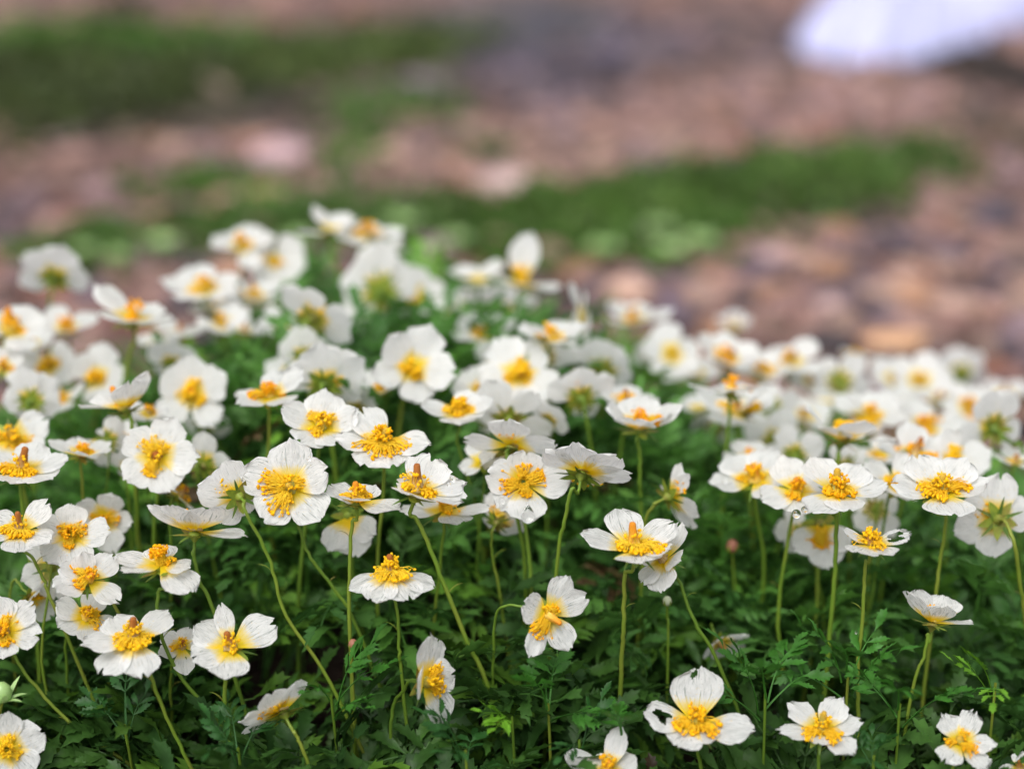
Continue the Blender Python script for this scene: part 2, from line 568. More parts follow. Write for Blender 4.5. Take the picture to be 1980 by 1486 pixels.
green_patch([(245, 84, 60, 10)], 'small blackish green bush on the far rim at upper left', h=.13, dark=.25)
green_patch([(600, 118, 240, 44), (780, 100, 160, 40), (480, 165, 160, 40)], 'sparse far olive green plants in the upper middle', h=.035, dark=.62, density=.75, hue=(1.5, 1.0, 1.6))
green_patch([(690, 300, 80, 80), (770, 215, 150, 36), (910, 302, 90, 14)], 'thin scattered green plants between the middle stones', h=.016, density=.42, dark=.85)

# pale leaf rosettes added for blurred glints, the brightness painted into their colour
def rosette(px, py, r_px, label):
    p = at_ground(px, py, .02)
    r = 1.0 * r_px * depth_of(p) / FPX
    V, F = [], []
    root = empty('glint_rosette', (p.x, p.y, tz(p.x, p.y)))
    for k in range(9):
        a = k * 2.4
        el = .25 + .5 * (k / 9)
        d = Vector((math.cos(a) * math.cos(el), math.sin(a) * math.cos(el), math.sin(el)))
        u = Vector((-math.sin(a), math.cos(a), 0))
        nrm = d.cross(u)
        LV, LF = [], []
        for i in range(6):
            t = i / 5
            wd = r * .46 * math.sin(math.pi * min(1, .12 + t * .88)) ** .7
            c = d * (r * t * 1.1) + Vector((0, 0, .022 - r * .25 * t * t))
            for s in (-1, 0, 1):
                LV.append(c + u * (wd * s) + nrm * (abs(s) * -.12 * wd))
        for i in range(5):
            for s in range(2):
                q = i * 3 + s
                LF.append((q, q + 1, q + 4, q + 3))
        b = len(V)
        V += LV
        F += [tuple(b + j for j in f) for f in LF]
    mesh_obj('leaves', V, F, M['pale_and_glint_leaf'], root)
    st, sf = tube([Vector((0, 0, -.004)), Vector((0, 0, .012)), Vector((0, 0, .023))], .0012)
    mesh_obj('stalk', st, sf, M['stem'], root)
    tag(root, label, 'plant', 'rosettes painted as pale green glints behind the mound')
M['pale_and_glint_leaf'] = plant_mat('pale_and_glint_leaf', [(.2, (.32, .50, .17)), (.8, (.48, .68, .28))], .3, .25, .6, scale=60.)  # rosette glints painted as pale leaf colour, shared with seed head sepals
for a in [(1162, 488, 40, 'large pale green painted glint rosette left in the bright green cushion'),
          (1292, 492, 42, 'pale green painted glint rosette right in the bright green cushion'),
          (1352, 474, 40, 'duller green painted glint rosette at the right end of the bright cushion'),
          (1270, 448, 36, 'faint green painted glint rosette above the bright green cushion'),
          (312, 478, 40, 'pale green painted glint rosette in the left plant cushion'),
          (160, 490, 30, 'small pale painted glint rosette at the left end of the left cushion'),
          (225, 505, 34, 'pale painted glint rosette left of centre in the left cushion'),
          (775, 440, 44, 'soft green painted glint rosette right of the topmost white flower'),
          (825, 500, 36, 'pale green painted glint rosette below the green strip, beside the topmost flower'),
          (575, 470, 36, 'soft green painted glint rosette left of the topmost white flower'),
          (880, 470, 32, 'dull pale painted glint rosette near the left end of the long green strip')]:
    rosette(*a)

# ------------------------------------------------------------------ the flowers
EDGE = [(0, .02), (.16, .05), (.30, .13), (.40, .205), (.405, .135), (.55, .235), (.555, .155), (.70, .235), (.705, .145), (.85, .18), (.855, .085), (1, 0)]
MID = [0, .11, .21, .29, .34, .43, .49, .58, .64, .74, .80, 1]

def petal_mesh(Lr, hw, curl, seed, ragged, holes, nu=12, nv=12):
    r = random.Random(seed)
    ph = [r.uniform(0, 6.28) for _ in range(6)]
    notch = r.choice((r.uniform(-.03, .05), r.uniform(.05, .16)))
    amp = r.uniform(.015, .04)
    skew = r.uniform(-.12, .12)
    tipx = [r.gauss(0, 1) for _ in range(nu + 1)]
    V, UV, idx = [], [], {}
    cross = r.uniform(-.04, .12)
    tipy = [r.gauss(0, 1) for _ in range(nv + 1)]
    for j in range(nv + 1):
        v = (j / nv) ** .9
        W = hw * (.15 + .85 * math.sin(min(v / .66, 1) * math.pi / 2) ** 1.15) * math.sqrt(1 - .88 * max(0, (v - .58) / .42) ** 3.0)
        for i in range(nu + 1):
            s = -1 + 2 * i / nu
            y = v * (1 - .10 * abs(s) ** 3 * v ** 2 - notch * math.exp(-(s / .25) ** 2) * v ** 6)
            y += v ** 4 * (.022 * math.sin(3 * s + ph[0]) + .012 * math.sin(8 * s + ph[1]))
            x = s * W * (1 + .04 * math.sin(5 * v + ph[2] + (1 if s > 0 else 0)) * abs(s)) + skew * v * v * hw
            if v > .7:
                y += ragged * .016 * tipx[i] * (v - .7) / .3
                x += ragged * .014 * tipy[j] * abs(s) ** 3 * (1 if s > 0 else -1)
            z = curl * v * v + cross * (s * W) ** 2 / max(hw, .01) + amp * math.sin(4.0 * s + ph[3]) * v ** 2 \
                + amp * .5 * math.sin(9 * s + ph[4]) * v ** 4 + amp * .5 * math.sin(5 * v + ph[5]) * s
            idx[i, j] = len(V)
            V.append((x * Lr, y * Lr, z * Lr))
            UV.append((i / nu, v))
    F = []
    for j in range(nv):
        for i in range(nu):
            u, vv = -1 + 2 * (i + .5) / nu, (j + .5) / nv
            if any(((u - hu) / hr) ** 2 + ((vv - hv) / hq) ** 2 < 1 + .45 * math.sin(7 * u + 3 + seed) + .35 * math.sin(23 * vv + 5 * u) for hu, hv, hr, hq in holes):
                continue
            F.append((idx[i, j], idx[i + 1, j], idx[i + 1, j + 1], idx[i, j + 1]))
    return V, F, UV

def set_uv(o, UV):
    me = o.data
    l = me.uv_layers.new(name='UVMap')
    vi = np.empty(len(me.loops), dtype=np.int32)
    me.loops.foreach_get('vertex_index', vi)
    l.data.foreach_set('uv', np.array(UV, dtype=np.float32)[vi].ravel())

GROUP = 'white alpine flowers growing on the mound'
FLOWERS = []
def F_(x, y, d, Rp, n, label, cup=12, ph=None, pet=None, mats=None, up=.25, pist='brown', hp=.42, stem=None, na=46,
       ragged=1.0, holes=None, eye='petal', curl=.08, hw=.42, lean=None, name='white_flower', cat='flower'):
    seed = len(FLOWERS) * 31 + 5
    r = random.Random(seed)
    near = d < .545
    if eye == 'petal' and d < .49 and r.random() < .5:
        eye = 'petal_veined'
    if eye == 'petal' and not near:
        eye = 'petal_plain'
    c = at(x, y, d)
    Rm = Rp * d / FPX
    if n[1] > .5 and n[2] > .3:        # most heads lie flatter than they look at first
        n = (n[0], n[1], n[2] * .60)
    if d > .545 and hw == .42:
        hw = .47
    nn = from_cam(n)
    right = Vector((1, 0, 0))
    e1 = right - nn * right.dot(nn)
    if e1.length < .15:
        e1 = from_cam((0, 0, 1 if n[0] < 0 else -1)); e1 = e1 - nn * e1.dot(nn)
    e1.normalize()
    e2 = nn.cross(e1)
    if n[2] < 0:
        e2 = -e2
    # --- stem path
    p0 = c - nn * (.10 * Rm)
    p1 = c - nn * (.50 * Rm)
    path = [p0, p1]
    if stem:
        for q in stem:
            path.append(at_y(q[0], q[1], p1.y + (q[2] if len(q) > 2 else 0)))
        last = path[-1] - path[-2]
        last.normalize()
        if last.z > -.5:
            last.z = -.5; last.normalize()
        b = path[-1].copy()
        for _ in range(200):
            if b.z < tz(b.x, b.y):
                break
            b += last * .002
            last.z -= .02; last.normalize()
        path.append(b)
    else:
        lx, ly = lean if lean else (r.uniform(-.012, .012), r.uniform(-.004, .012))
        bx, by = p1.x + lx, p1.y + ly
        b = Vector((bx, by, tz(bx, by)))
        drop = p1.z - b.z
        m_ = p1.lerp(b, .45) + Vector((r.uniform(-.007, .007) - lx * .15, 0, 0))
        if n[1] < .35:   # nodding or facing flowers: the stem bows before it goes down
            path.append(p1 - nn * (.25 * Rm) + Vector((0, 0, -.05 * Rm)))
        path += [m_, b]
    root = empty(name, path[-1])
    O = Vector(path[-1])
    for k_ in range(2, len(path) - 1):       # small kinks
        path[k_] = path[k_] + Vector((r.gauss(0, .0004), r.gauss(0, .0004), 0))
    pts = catmull(path, 7)
    for k_ in range(6, len(pts) - 2):
        pts[k_] = pts[k_] + Vector((r.gauss(0, .00012), r.gauss(0, .00012), 0))
    pts.append(pts[-1] + Vector((0, 0, -.004)))
    sr = (.037 if near else .040) * Rm * r.uniform(.85, 1.15)
    SV, SF = tube(pts, lambda t: sr * (1.0 + .35 * t + (.7 * (1 - t / .06) if t < .06 else 0)), 7, O)
    mesh_obj('stem', SV, SF, M['stem'], root)
    if d < .525 and r.random() < .75:      # a small pointed bract part way down the stem
        i0 = int(len(pts) * r.uniform(.4, .65))
        sd = r.choice((-1, 1))
        bv, bf = [], []
        ln_ = r.uniform(.0025, .006)
        ou = Vector((sd, r.uniform(-.5, .3), 0)).normalized()
        wv = Vector((0, 1, 0)) - ou * ou.y
        for j in range(6):
            t_ = j / 5
            cc = pts[i0] - O + ou * (sr + ln_ * (.55 * t_ + .25 * t_ * t_)) + Vector((0, 0, ln_ * (t_ - .5 * t_ * t_)))
            for q in (-1, 0, 1):
                bv.append(cc + wv * (q * .00045 * (1 - t_) ** .6) - ou * (.00015 * abs(q)))
        for j in range(5):
            for q in range(2):
                k = j * 3 + q
                bf.append((k, k + 1, k + 4, k + 3))
        mesh_obj('bract', bv, bf, M['sepal'], root)
    loc = c - O
    basis = lambda rr, tt, zz: None
    # --- petals
    if pet is None:
        p0a = ph if ph is not None else r.uniform(0, 72)
        pet = [(p0a + 72 * k + r.uniform(-11, 11), r.uniform(.80, 1.14), hw * r.uniform(.78, 1.12), cup + r.uniform(-15, 16)) for k in range(5)]
        if r.random() < .16:
            pet.pop(r.randrange(5))
        elif r.random() < .3:
            q = r.randrange(5)
            pet[q] = (pet[q][0], r.uniform(.85, 1.1), pet[q][2] * .8, r.choice((cup + 38, cup - 34)))
    elev_mean = sum(p[3] for p in pet) / len(pet)
    for k, pp in enumerate(pet):
        phi, ln, wd, el = pp[:4]
        wd *= 1.0
        hl = holes.get(k, []) if holes else []
        Vp, Fp, UV = petal_mesh(Rm * ln, wd / ln, curl * r.uniform(.4, 1.4), seed * 10 + k, ragged, hl,
                                *((26, 26) if hl else (17, 15) if near else (10, 9)))
        a = R(phi)
        rd = e1 * math.cos(a) + e2 * math.sin(a)
        tn = nn.cross(rd)
        E = R(el)
        ry, rz = rd * math.cos(E) + nn * math.sin(E), nn * math.cos(E) - rd * math.sin(E)
        off = loc + nn * (.012 * Rm * (k % 3)) + rd * (.05 * Rm)
        W = [off + tn * v[0] + ry * v[1] + rz * v[2] for v in Vp]
        o = mesh_obj('petal', W, Fp, M[eye], root)
        set_uv(o, UV)
    # --- calyx
    sepV = []
    for layer, (ls, ws, el0, mat, nm) in enumerate(((.42, .125, min(elev_mean - 9, 12), 'sepal', 'sepal'), (.52, .045, min(elev_mean - 16, 2), 'bract', 'bract'))):
        for k in range(5):
            a = R((pet[0][0] + 36 + 72 * k) + (36 if layer else 0) + r.uniform(-8, 8))
            rd = e1 * math.cos(a) + e2 * math.sin(a)
            tn = nn.cross(rd)
            E = R(el0 + r.uniform(-9, 9))
            ry, rz = rd * math.cos(E) + nn * math.sin(E), nn * math.cos(E) - rd * math.sin(E)
            V, Fq = [], []
            bend = r.uniform(-.25, .12)
            for j in range(6):
                t = j / 5
                wj = ws * (1 - t) ** .75 * (1 + .5 * t) + .004
                for s in (-1, 0, 1):
                    V.append(loc - nn * (.07 * Rm) + rd * (.06 * Rm) + (tn * (s * wj) + ry * (t * ls) + rz * (bend * t * t * ls - abs(s) * wj * .2)) * Rm)
            for j in range(5):
                for s in range(2):
                    q = j * 3 + s
                    Fq.append((q, q + 1, q + 4, q + 3))
            sepV.append((nm, V, Fq, mat))
    cupV, cupF = [], []
    for j, (rr, zz) in enumerate(((.035, -.22), (.07, -.17), (.12, -.11), (.145, -.065), (.10, -.02), (.0, .0))):
        for k in range(10):
            a = 2 * math.pi * k / 10
            cupV.append(loc + (e1 * math.cos(a) + e2 * math.sin(a)) * (rr * Rm) + nn * (zz * Rm))
    for j in range(5):
        for k in range(10):
            k2 = (k + 1) % 10
            cupF.append((j * 10 + k, j * 10 + k2, j * 10 + 10 + k2, j * 10 + 10 + k))
    cal = mesh_obj('calyx', cupV, cupF, M['sepal'], root)
    if d < .535:
        for nm, V, Fq, mt in sepV:
            mesh_obj(nm, V, Fq, M[mt], cal)
    else:
        V, Fq = [], []
        for nm, v, f, mt in sepV:
            b = len(V); V += v; Fq += [tuple(b + q for q in ff) for ff in f]
        mesh_obj('sepals', V, Fq, M['sepal'], cal)
    # --- pistil column
    if pist and not (pist == 'orange' and hp < .28):
        tilt = e1 * r.uniform(-.25, .25) + e2 * r.uniform(-.2, .2)
        if isinstance(pist, tuple):
            pist, tilt = pist[0], e1 * pist[1] + e2 * pist[2]
        PV, PF = [], []
        ax = (nn + tilt).normalized()
        u1 = ax.orthogonal().normalized(); u2 = ax.cross(u1)
        prof = [(.10, -.02), (.145, .05), (.135, .14), (.105, .3), (.08, .5), (.066, .72), (.06, .9), (.04, .98), (0.004, 1.0)] if hp > .3 else \
               [(.11, -.02), (.15, .12), (.14, .4), (.11, .7), (.06, .92), (.004, 1.0)]
        ns = 14
        for j, (rr, zz) in enumerate(prof):
            for k in range(ns):
                a = 2 * math.pi * k / ns
                q = (1.0 if hp > .3 else .8) * rr * (1 + .22 * (k % 2) + r.uniform(-.12, .12))
                PV.append(loc + (u1 * math.cos(a) + u2 * math.sin(a)) * (q * Rm) + ax * (zz * hp * Rm + .01 * Rm))
        for j in range(len(prof) - 1):
            for k in range(ns):
                k2 = (k + 1) % ns
                PF.append((j * ns + k, j * ns + k2, (j + 1) * ns + k2, (j + 1) * ns + k))
        o = mesh_obj('pistil', PV, PF, M['pistil_' + pist], root)
        set_uv(o, [(abs(2 * k / ns - 1), zz) for rr, zz in prof for k in range(ns)])
    # --- stamens: filaments from a ring, anthers matted in tufts
    if na:
        if mats is None:
            a0 = r.uniform(0, 360)
            mats = [(a0, r.uniform(.35, .5), 2), (a0 + r.uniform(80, 260), r.uniform(.2, .4), r.uniform(.6, 1.6))]
        tot = sum(m[2] for m in mats)
        FV, FF, AV, AF = [], [], [], []
        IV, IF = ICO1
        cnt = int(na * 2.5) if near else int(na * .8)
        for s in range(cnt):
            if r.random() < up:
                a, rr, hz = r.uniform(0, 6.283), r.uniform(.08, .2), r.uniform(.22, .40)
            else:
                q = r.uniform(0, tot)
                for m in mats:
                    q -= m[2]
                    if q <= 0:
                        break
                a = R(m[0]) + r.gauss(0, .27)
                rr = max(.10, m[1] * r.uniform(.35, 1.25))
                hz = .02 + r.uniform(0, .085) + max(0, rr * math.tan(R(max(elev_mean, 0))) * .6)
            rd = e1 * math.cos(a) + e2 * math.sin(a)
            a2 = a + r.gauss(0, .8)
            b0 = loc + (e1 * math.cos(a2) + e2 * math.sin(a2)) * (.10 * Rm) + nn * (.02 * Rm)
            tip = loc + rd * (rr * Rm) + nn * (hz * Rm)
            mid = b0.lerp(tip, .5) + nn * ((.10 + .06 * r.random()) * Rm)
            fv, ff = tube([b0, b0.lerp(mid, .6) + nn * (.02 * Rm), mid.lerp(tip, .45) + nn * (.02 * Rm), tip], .0105 * Rm, 3)
            b = len(FV); FV += fv; FF += [tuple(b + q for q in f_) for f_ in ff]
            sz = (.027 if near else .040) * Rm * r.uniform(.7, 1.5)
            ax = Vector((r.gauss(0, 1), r.gauss(0, 1), r.gauss(0, 1))).normalized()
            o1 = ax.orthogonal().normalized(); o2 = ax.cross(o1)
            b = len(AV)
            AV += [tip + ax * (v[0] * sz * 1.6) + o1 * (v[1] * sz * 1.1) + o2 * (v[2] * sz * .8) for v in IV]
            AF += [tuple(int(b + q) for q in f_) for f_ in IF]
        st = mesh_obj('stamens', FV, FF, M['filament'], root)
        mesh_obj('anthers', AV, AF, M['anther'], st)
    tag(root, label, cat, GROUP)
    FLOWERS.append((root, label))
    return root

# x, y (photo), depth, radius in photo pixels, facing (right, up, towards the viewer), label
# --- sharp flowers along the front of the mound
F_(562, 942, .485, 90, (.02, .32, .95), 'wide open veined white flower facing us, orange stamens swept left, centre of the mound', eye='petal_veined', ragged=.4, curl=.02,
   pet=[(93, .98, .47, 14), (163, 1.08, .46, 8), (232, .92, .46, 8), (312, .98, .45, 6), (18, .90, .40, 22)], mats=[(170, .55, 2.4), (245, .58, 2.2), (20, .30, .8), (100, .2, .6)],
   na=80, up=.05, hp=.34, pist='green', stem=[(582, 1020), (600, 1075), (650, 1140), (688, 1215)])
F_(757, 1108, .483, 84, (0, .84, .54), 'lone white flower with drooping front petals and a tall orange heap of stamens, centre front',
   pet=[(198, 1.0, .44, -16), (244, .95, .47, -20), (297, .95, .47, -20), (344, 1.02, .42, -16)], mats=[(235, .42, 2), (310, .42, 2), (180, .36, 1), (0, .45, 1), (90, .2, 1)], na=70,
   up=.38, hp=.5, stem=[(762, 1180), (768, 1250), (778, 1320)])
F_(1058, 1187, .478, 74, (.30, .02, .95), 'small white flower facing forward on a hooked stem with orange stamens smeared downwards',
   pet=[(62, 1.1, .36, 4), (22, 1.12, .36, 4), (160, .78, .44, 10), (243, 1.15, .30, 4), (302, 1.05, .40, 6)], mats=[(235, .55, 2.4), (40, .25, 1.2), (100, .2, .5)], na=60, up=0,
   pist=('orange', .7, -.6), hp=.5, stem=[(985, 1166, .004), (963, 1195, .006), (957, 1290, .010)])
F_(822, 1318, .475, 84, (.72, .05, .69), 'narrow half turned white flower with a pale green centre, low in the front leaves',
   pet=[(102, 1.15, .34, 14), (75, 1.0, .34, 4), (170, .8, .4, 30), (300, 1.0, .42, 8), (18, .7, .42, 20)], mats=[(40, .45, 2), (330, .4, 1.5)], na=50, up=.1,
   pist='green', hp=.28, stem=[(778, 1335, .004), (758, 1362, .006), (756, 1420, .008)])
F_(546, 1374, .476, 86, (-.50, .78, -.36), 'white flower tilted away showing green calyx and pointed sepals, low left of centre',
   pet=[(50, .95, .36, 12), (95, .85, .40, 14), (165, .9, .40, 6), (205, 1.05, .36, 2), (330, .6, .3, 18)], mats=[(150, .5, 2), (90, .3, 1)], na=30, up=.1,
   stem=[(572, 1420), (596, 1486)])
F_(446, 1252, .477, 90, (.05, .62, .78), 'white flower with bare yellow base, few stamens and a blunt brownish column, lower left',
   pet=[(150, .9, .42, 8), (112, .95, .22, 34), (32, 1.05, .50, 12), (275, .92, .44, 0), (212, .85, .42, 0)], mats=[(300, .2, 1)], na=8, up=.5,
   pist='brown', hp=.42, stem=[(437, 1310), (440, 1380), (462, 1486)])
F_(258, 1238, .474, 92, (.02, .82, .56), 'white flower with a domed orange stamen heap and blunt rusty column, lower left',
   pet=[(196, 1.0, .42, 2), (238, .98, .42, -26), (292, .98, .42, -26), (130, .85, .42, 8), (50, .95, .42, 10)], mats=[(230, .36, 2), (310, .36, 2), (170, .34, 1), (10, .34, 1), (270, .25, 1.5)], na=85, up=.16,
   pist=('brown', .05, .05), hp=.55, stem=[(285, 1290), (330, 1400), (372, 1486)])
F_(167, 1194, .494, 66, (.25, .55, .80), 'partly hidden white flower full of rust orange stamens between two lower left flowers',
   pet=[(175, .95, .42, 10), (225, .9, .42, 0), (290, 1.0, .42, 0), (345, .9, .4, 5), (80, .8, .4, 20)], mats=[(30, .35, 2), (330, .55, 1), (120, .3, 1.4)], na=55, up=.3, pist='orange',
   stem=[(128, 1230, .006), (132, 1330, .010)])
F_(170, 1122, .485, 76, (.34, .55, .76), 'white flower tilted right with loose yellow filaments, above the rust orange centred flower',
   pet=[(62, 1.0, .36, 12), (228, 1.05, .40, 4), (185, .8, .4, 10), (335, .95, .40, 2), (125, .7, .34, 30)], mats=[(160, .45, 1.6), (230, .4, 1.4), (80, .25, 1)], na=40, up=.15, pist='orange', hp=.3,
   stem=[(210, 1148, .003), (245, 1205, .006)])
F_(312, 1092, .480, 92, (-.10, .90, .42), 'white flower with upright yellow stamens and one petal drooping to the right, left of centre',
   pet=[(172, 1.0, .42, 8), (220, .85, .4, 4), (318, 1.0, .44, -30), (100, .6, .36, 16), (350, .6, .4, -10)], mats=[(0, .25, 1), (90, .2, 1)], na=55, up=.7, pist='orange', hp=.2,
   stem=[(306, 1145), (312, 1210), (345, 1300), (432, 1415)])
F_(377, 1026, .484, 98, (.06, .98, .08), 'flat white flower seen side on with green calyx and orange tuft, left of centre',
   pet=[(178, 1.0, .48, 22), (236, .85, .54, 40), (300, .82, .54, 36), (350, 1.0, .46, -4), (90, .8, .4, 16)], mats=[(150, .2, 1), (60, .15, 1)], na=30, up=.75, pist='brown', hp=.34,
   stem=[(374, 1065), (385, 1120), (418, 1200)])
F_(462, 958, .484, 78, (-.42, .28, -.86), 'white flower turned away showing its greenish calyx, touching the left of the centre flower',
   pet=[(105, .9, .44, 8), (165, 1.0, .42, 6), (235, .85, .42, 8), (30, .6, .4, 10), (300, .6, .4, 10)], mats=[(150, .5, 1)], na=24, stem=[(480, 985, -.002), (520, 1090, -.001), (560, 1190), (640, 1320)])
F_(690, 968, .484, 82, (.04, .86, .48), 'white flower with folded front petals and a green sepal collar, right beside the centre flower',
   pet=[(150, .8, .42, 12), (262, .62, .42, 24), (330, 1.12, .46, -4), (205, .55, .36, 20), (60, .6, .4, 16)], mats=[(190, .35, 1.5), (300, .2, 1), (40, .3, 1)], na=50, up=.25, pist='orange', hp=.5,
   stem=[(676, 1010), (672, 1090), (676, 1190)])
F_(806, 952, .482, 98, (.26, .82, .50), 'white flower with a tall bare brown cone and crinkled wet right petal',
   pet=[(78, .95, .46, 26), (32, 1.0, .44, 12), (350, .92, .42, 6), (262, .55, .5, 14), (175, .4, .4, 10)], mats=[(200, .3, 1.4), (330, .3, 1.2), (130, .5, .4)], na=34, up=.1, pist=('brown', -.28, .25), hp=.58, ragged=1.8,
   stem=[(815, 1010), (850, 1110), (905, 1240), (942, 1335)])
F_(742, 858, .503, 92, (.0, .62, .78), 'white flower with widely scattered orange anthers on long filaments, behind the brown coned flower',
   pet=[(178, .95, .40, 4), (126, .95, .44, 14), (350, .95, .40, 4), (292, .78, .46, -4), (244, .8, .44, -4)], mats=[(200, .55, 1.2), (290, .5, 1.4), (340, .5, 1.2), (150, .4, .8), (240, .5, 1)], na=75, up=.32, pist='green', hp=.4)
F_(622, 828, .508, 84, (.12, .58, .80), 'white flower with cupped petals and deep orange stamens, directly behind the centre flower',
   pet=[(88, .9, .48, 26), (165, 1.0, .46, 14), (236, .8, .44, 4), (20, .9, .42, 26), (300, .75, .42, 8)], mats=[(50, .4, 1.5), (130, .4, 1.2), (250, .35, 1)], na=55, up=.3, pist='green', hp=.3)
F_(520, 767, .530, 72, (.02, .74, .67), 'ragged edged white flower with yellow stamens swept left, left of the back turned pale flower',
   mats=[(190, .45, 2), (20, .35, 1)], na=60, up=.35, pist='orange', ragged=2.2, cup=16)
F_(303, 882, .513, 82, (.06, .28, .96), 'round white flower facing the viewer with green tipped sepals between its petals, left side',
   pet=[(142, .85, .42, 6), (68, .95, .46, 8), (355, .98, .42, 6), (296, .92, .44, 4), (222, .88, .44, 4)], mats=[(130, .4, 1), (250, .42, 1.4), (40, .3, 1)], na=60, up=.1, pist='brown', hp=.25, lean=(-.004, .012))
F_(243, 790, .523, 86, (-.30, .95, -.04), 'white flower tipped sideways with one petal raised right, its orange column poking out, left side',
   pet=[(178, 1.0, .46, 20), (60, 1.0, .44, 24), (10, .95, .48, 36), (285, .8, .5, 42), (228, .85, .5, 38)], mats=[(100, .2, 1)], na=18, up=.6, pist=('orange', -.3, 0), hp=.6)
F_(37, 1028, .488, 78, (.10, .70, .70), 'white flower with a slim brown column and one raised petal, near the left edge',
   pet=[(48, 1.0, .40, 30), (160, .85, .44, 8), (205, .85, .4, 4), (285, .85, .46, 0), (340, .9, .42, 2)], mats=[(200, .35, 1.6), (320, .35, 1.4), (260, .3, 1)], na=70, up=.08, pist=('brown', -.1, .2), hp=.55,
   stem=[(62, 1075), (82, 1125), (112, 1180)])
F_(138, 1036, .498, 78, (.06, .50, .86), 'white flower with wet left petal overlapping its neighbour, near the left edge',
   pet=[(5, .95, .42, 6), (290, .85, .44, 2), (232, .85, .44, 0), (170, .8, .42, 10), (90, .75, .4, 20)], mats=[(150, .35, 1.3), (30, .35, 1.2), (270, .3, 1.4)], na=55, up=.3, pist='orange', hp=.2)
F_(200, 1000, .522, 64, (.15, -.15, .97), 'round cup shaped white flower with a dark brownish centre crossed by a stem, left side', cup=28,
   mats=[(180, .4, 1), (0, .4, 1)], na=40, pist='brown', hp=.25)
F_(40, 912, .502, 92, (.10, .82, .55), 'wide white flower with an upright red brown column at the far left edge',
   pet=[(20, .95, .42, 12), (330, .9, .44, 6), (270, .75, .46, 2), (170, .9, .42, 8), (80, .9, .42, 16)], mats=[(200, .35, 1.4), (330, .35, 1.4), (270, .3, 1)], na=70, up=.08, pist='brown', hp=.58)
F_(22, 846, .530, 82, (.2, .36, .9), 'open orange centred white flower above the red brown columned one, left edge',
   mats=[(330, .4, 1.2), (180, .4, 1), (260, .3, 1)], ph=35, na=50, pist='green', hp=.25)
F_(158, 880, .520, 60, (.16, .86, .44), 'small white flower with a bright orange tuft between two larger left flowers', na=45, up=.6, pist='orange', cup=20, mats=[(30, .3, 1)])
F_(372, 760, .565, 76, (.02, .22, .97), 'soft white flower with a large round orange centre on a curved stem, upper left', mats=[(90, .3, 1), (200, .3, 1), (320, .35, 1.2)], na=80, pist='orange', hp=.3, ph=15,
   stem=[(400, 830, .01), (430, 868, .01), (475, 905, .014)])
F_(346, 958, .523, 58, (.35, .55, -.2), 'crumpled white flower with orange flecks below the round left flower', na=26, up=.3, cup=-5)
F_(395, 900, .538, 60, (.3, .35, -.88), 'plain white flower turned away beside the round left flower', na=0)
F_(205, 852, .540, 52, (-.3, .2, -.9), 'plain white petals half hidden behind the round left flower', na=0)
F_(288, 800, .545, 46, (.2, .7, .6), 'small white flower with an orange tuft squeezed behind the sideways flower', na=40, up=.5, mats=[(20, .3, 1)])
F_(672, 1000, .512, 72, (-.05, -.30, .92), 'nodding white flower with hanging petals under the sepal collared flower', na=0, pist=None,
   pet=[(285, 1.05, .48, 6), (245, .95, .44, 14), (330, .85, .4, 10)])
F_(858, 988, .505, 86, (.03, .95, .28), 'flat white flower half hidden under the brown coned flower', na=22, up=.6, mats=[(60, .3, 1), (300, .35, 1)], pist=None,
   pet=[(350, 1.0, .42, 6), (300, .85, .42, 0), (200, .95, .42, 0), (90, .7, .4, 6), (140, .7, .4, 4)])
F_(962, 1008, .520, 58, (.30, .50, -.80), 'folded white flower with yellow undersides behind a thin stem, right of the brown coned flower', na=20, cup=25, stem=[(952, 1040), (952, 1080), (968, 1165)])
F_(888, 797, .530, 76, (.0, .76, .62), 'white flower with a crown of spiky orange stamens, upper centre',
   pet=[(180, .95, .42, 6), (10, .9, .44, 18), (60, .7, .4, 20), (270, .75, .46, 0), (320, .7, .42, 4)], na=60, up=.45, mats=[(180, .35, 1), (0, .35, 1), (270, .3, 1)], pist='orange', hp=.4, stem=[(886, 850), (905, 920), (918, 985)])
F_(985, 808, .545, 82, (.05, .55, -.80), 'bluish white flower turned away just right of the spiky stamened flower', na=0, eye='petal_small_eye')
F_(1004, 722, .572, 84, (-.05, .30, .95), 'squarish white flower facing the viewer with a deep orange centre, upper centre', na=75, mats=[(60, .3, 1.4), (220, .3, 1), (330, .3, 1)], pist='orange', hp=.3, ph=50, hw=.5)
F_(928, 757, .582, 62, (-.1, .3, .94), 'blurred white flower with an olive brown centre left of the squarish flower', na=50, pist='brown', hp=.25)
F_(988, 862, .514, 88, (.12, .78, -.42), 'white flower seen from behind with a wide pale green calyx, above the drop bearing flower', cup=-4,
   pet=[(180, 1.0, .42, -6), (95, .9, .46, 4), (20, 1.0, .42, -4), (235, .8, .44, -30), (310, .6, .4, -20)], na=10)
F_(1012, 932, .503, 84, (.0, .14, .99), 'white flower with a broad orange centre and a water drop hanging from its lowest petal',
   pet=[(168, .85, .42, 8), (8, 1.05, .48, 6), (275, .90, .46, 4), (228, .80, .36, 4), (85, .7, .42, 14)], mats=[(195, .45, 1.4), (20, .42, 1.2), (100, .35, 1), (280, .3, 1)], na=85, up=0, pist='orange', hp=.22)
F_(1125, 912, .496, 94, (.18, .82, -.48), 'white flower tipped away showing a dark starry calyx atop a long pale stem',
   pet=[(100, .95, .46, 0), (45, 1.0, .42, -2), (5, .98, .42, 0), (150, .9, .4, 0), (300, .5, .5, -8)], mats=[(280, .5, 2)], na=40, up=0,
   stem=[(1102, 945, -.004), (1088, 1010, -.003), (1078, 1110)])
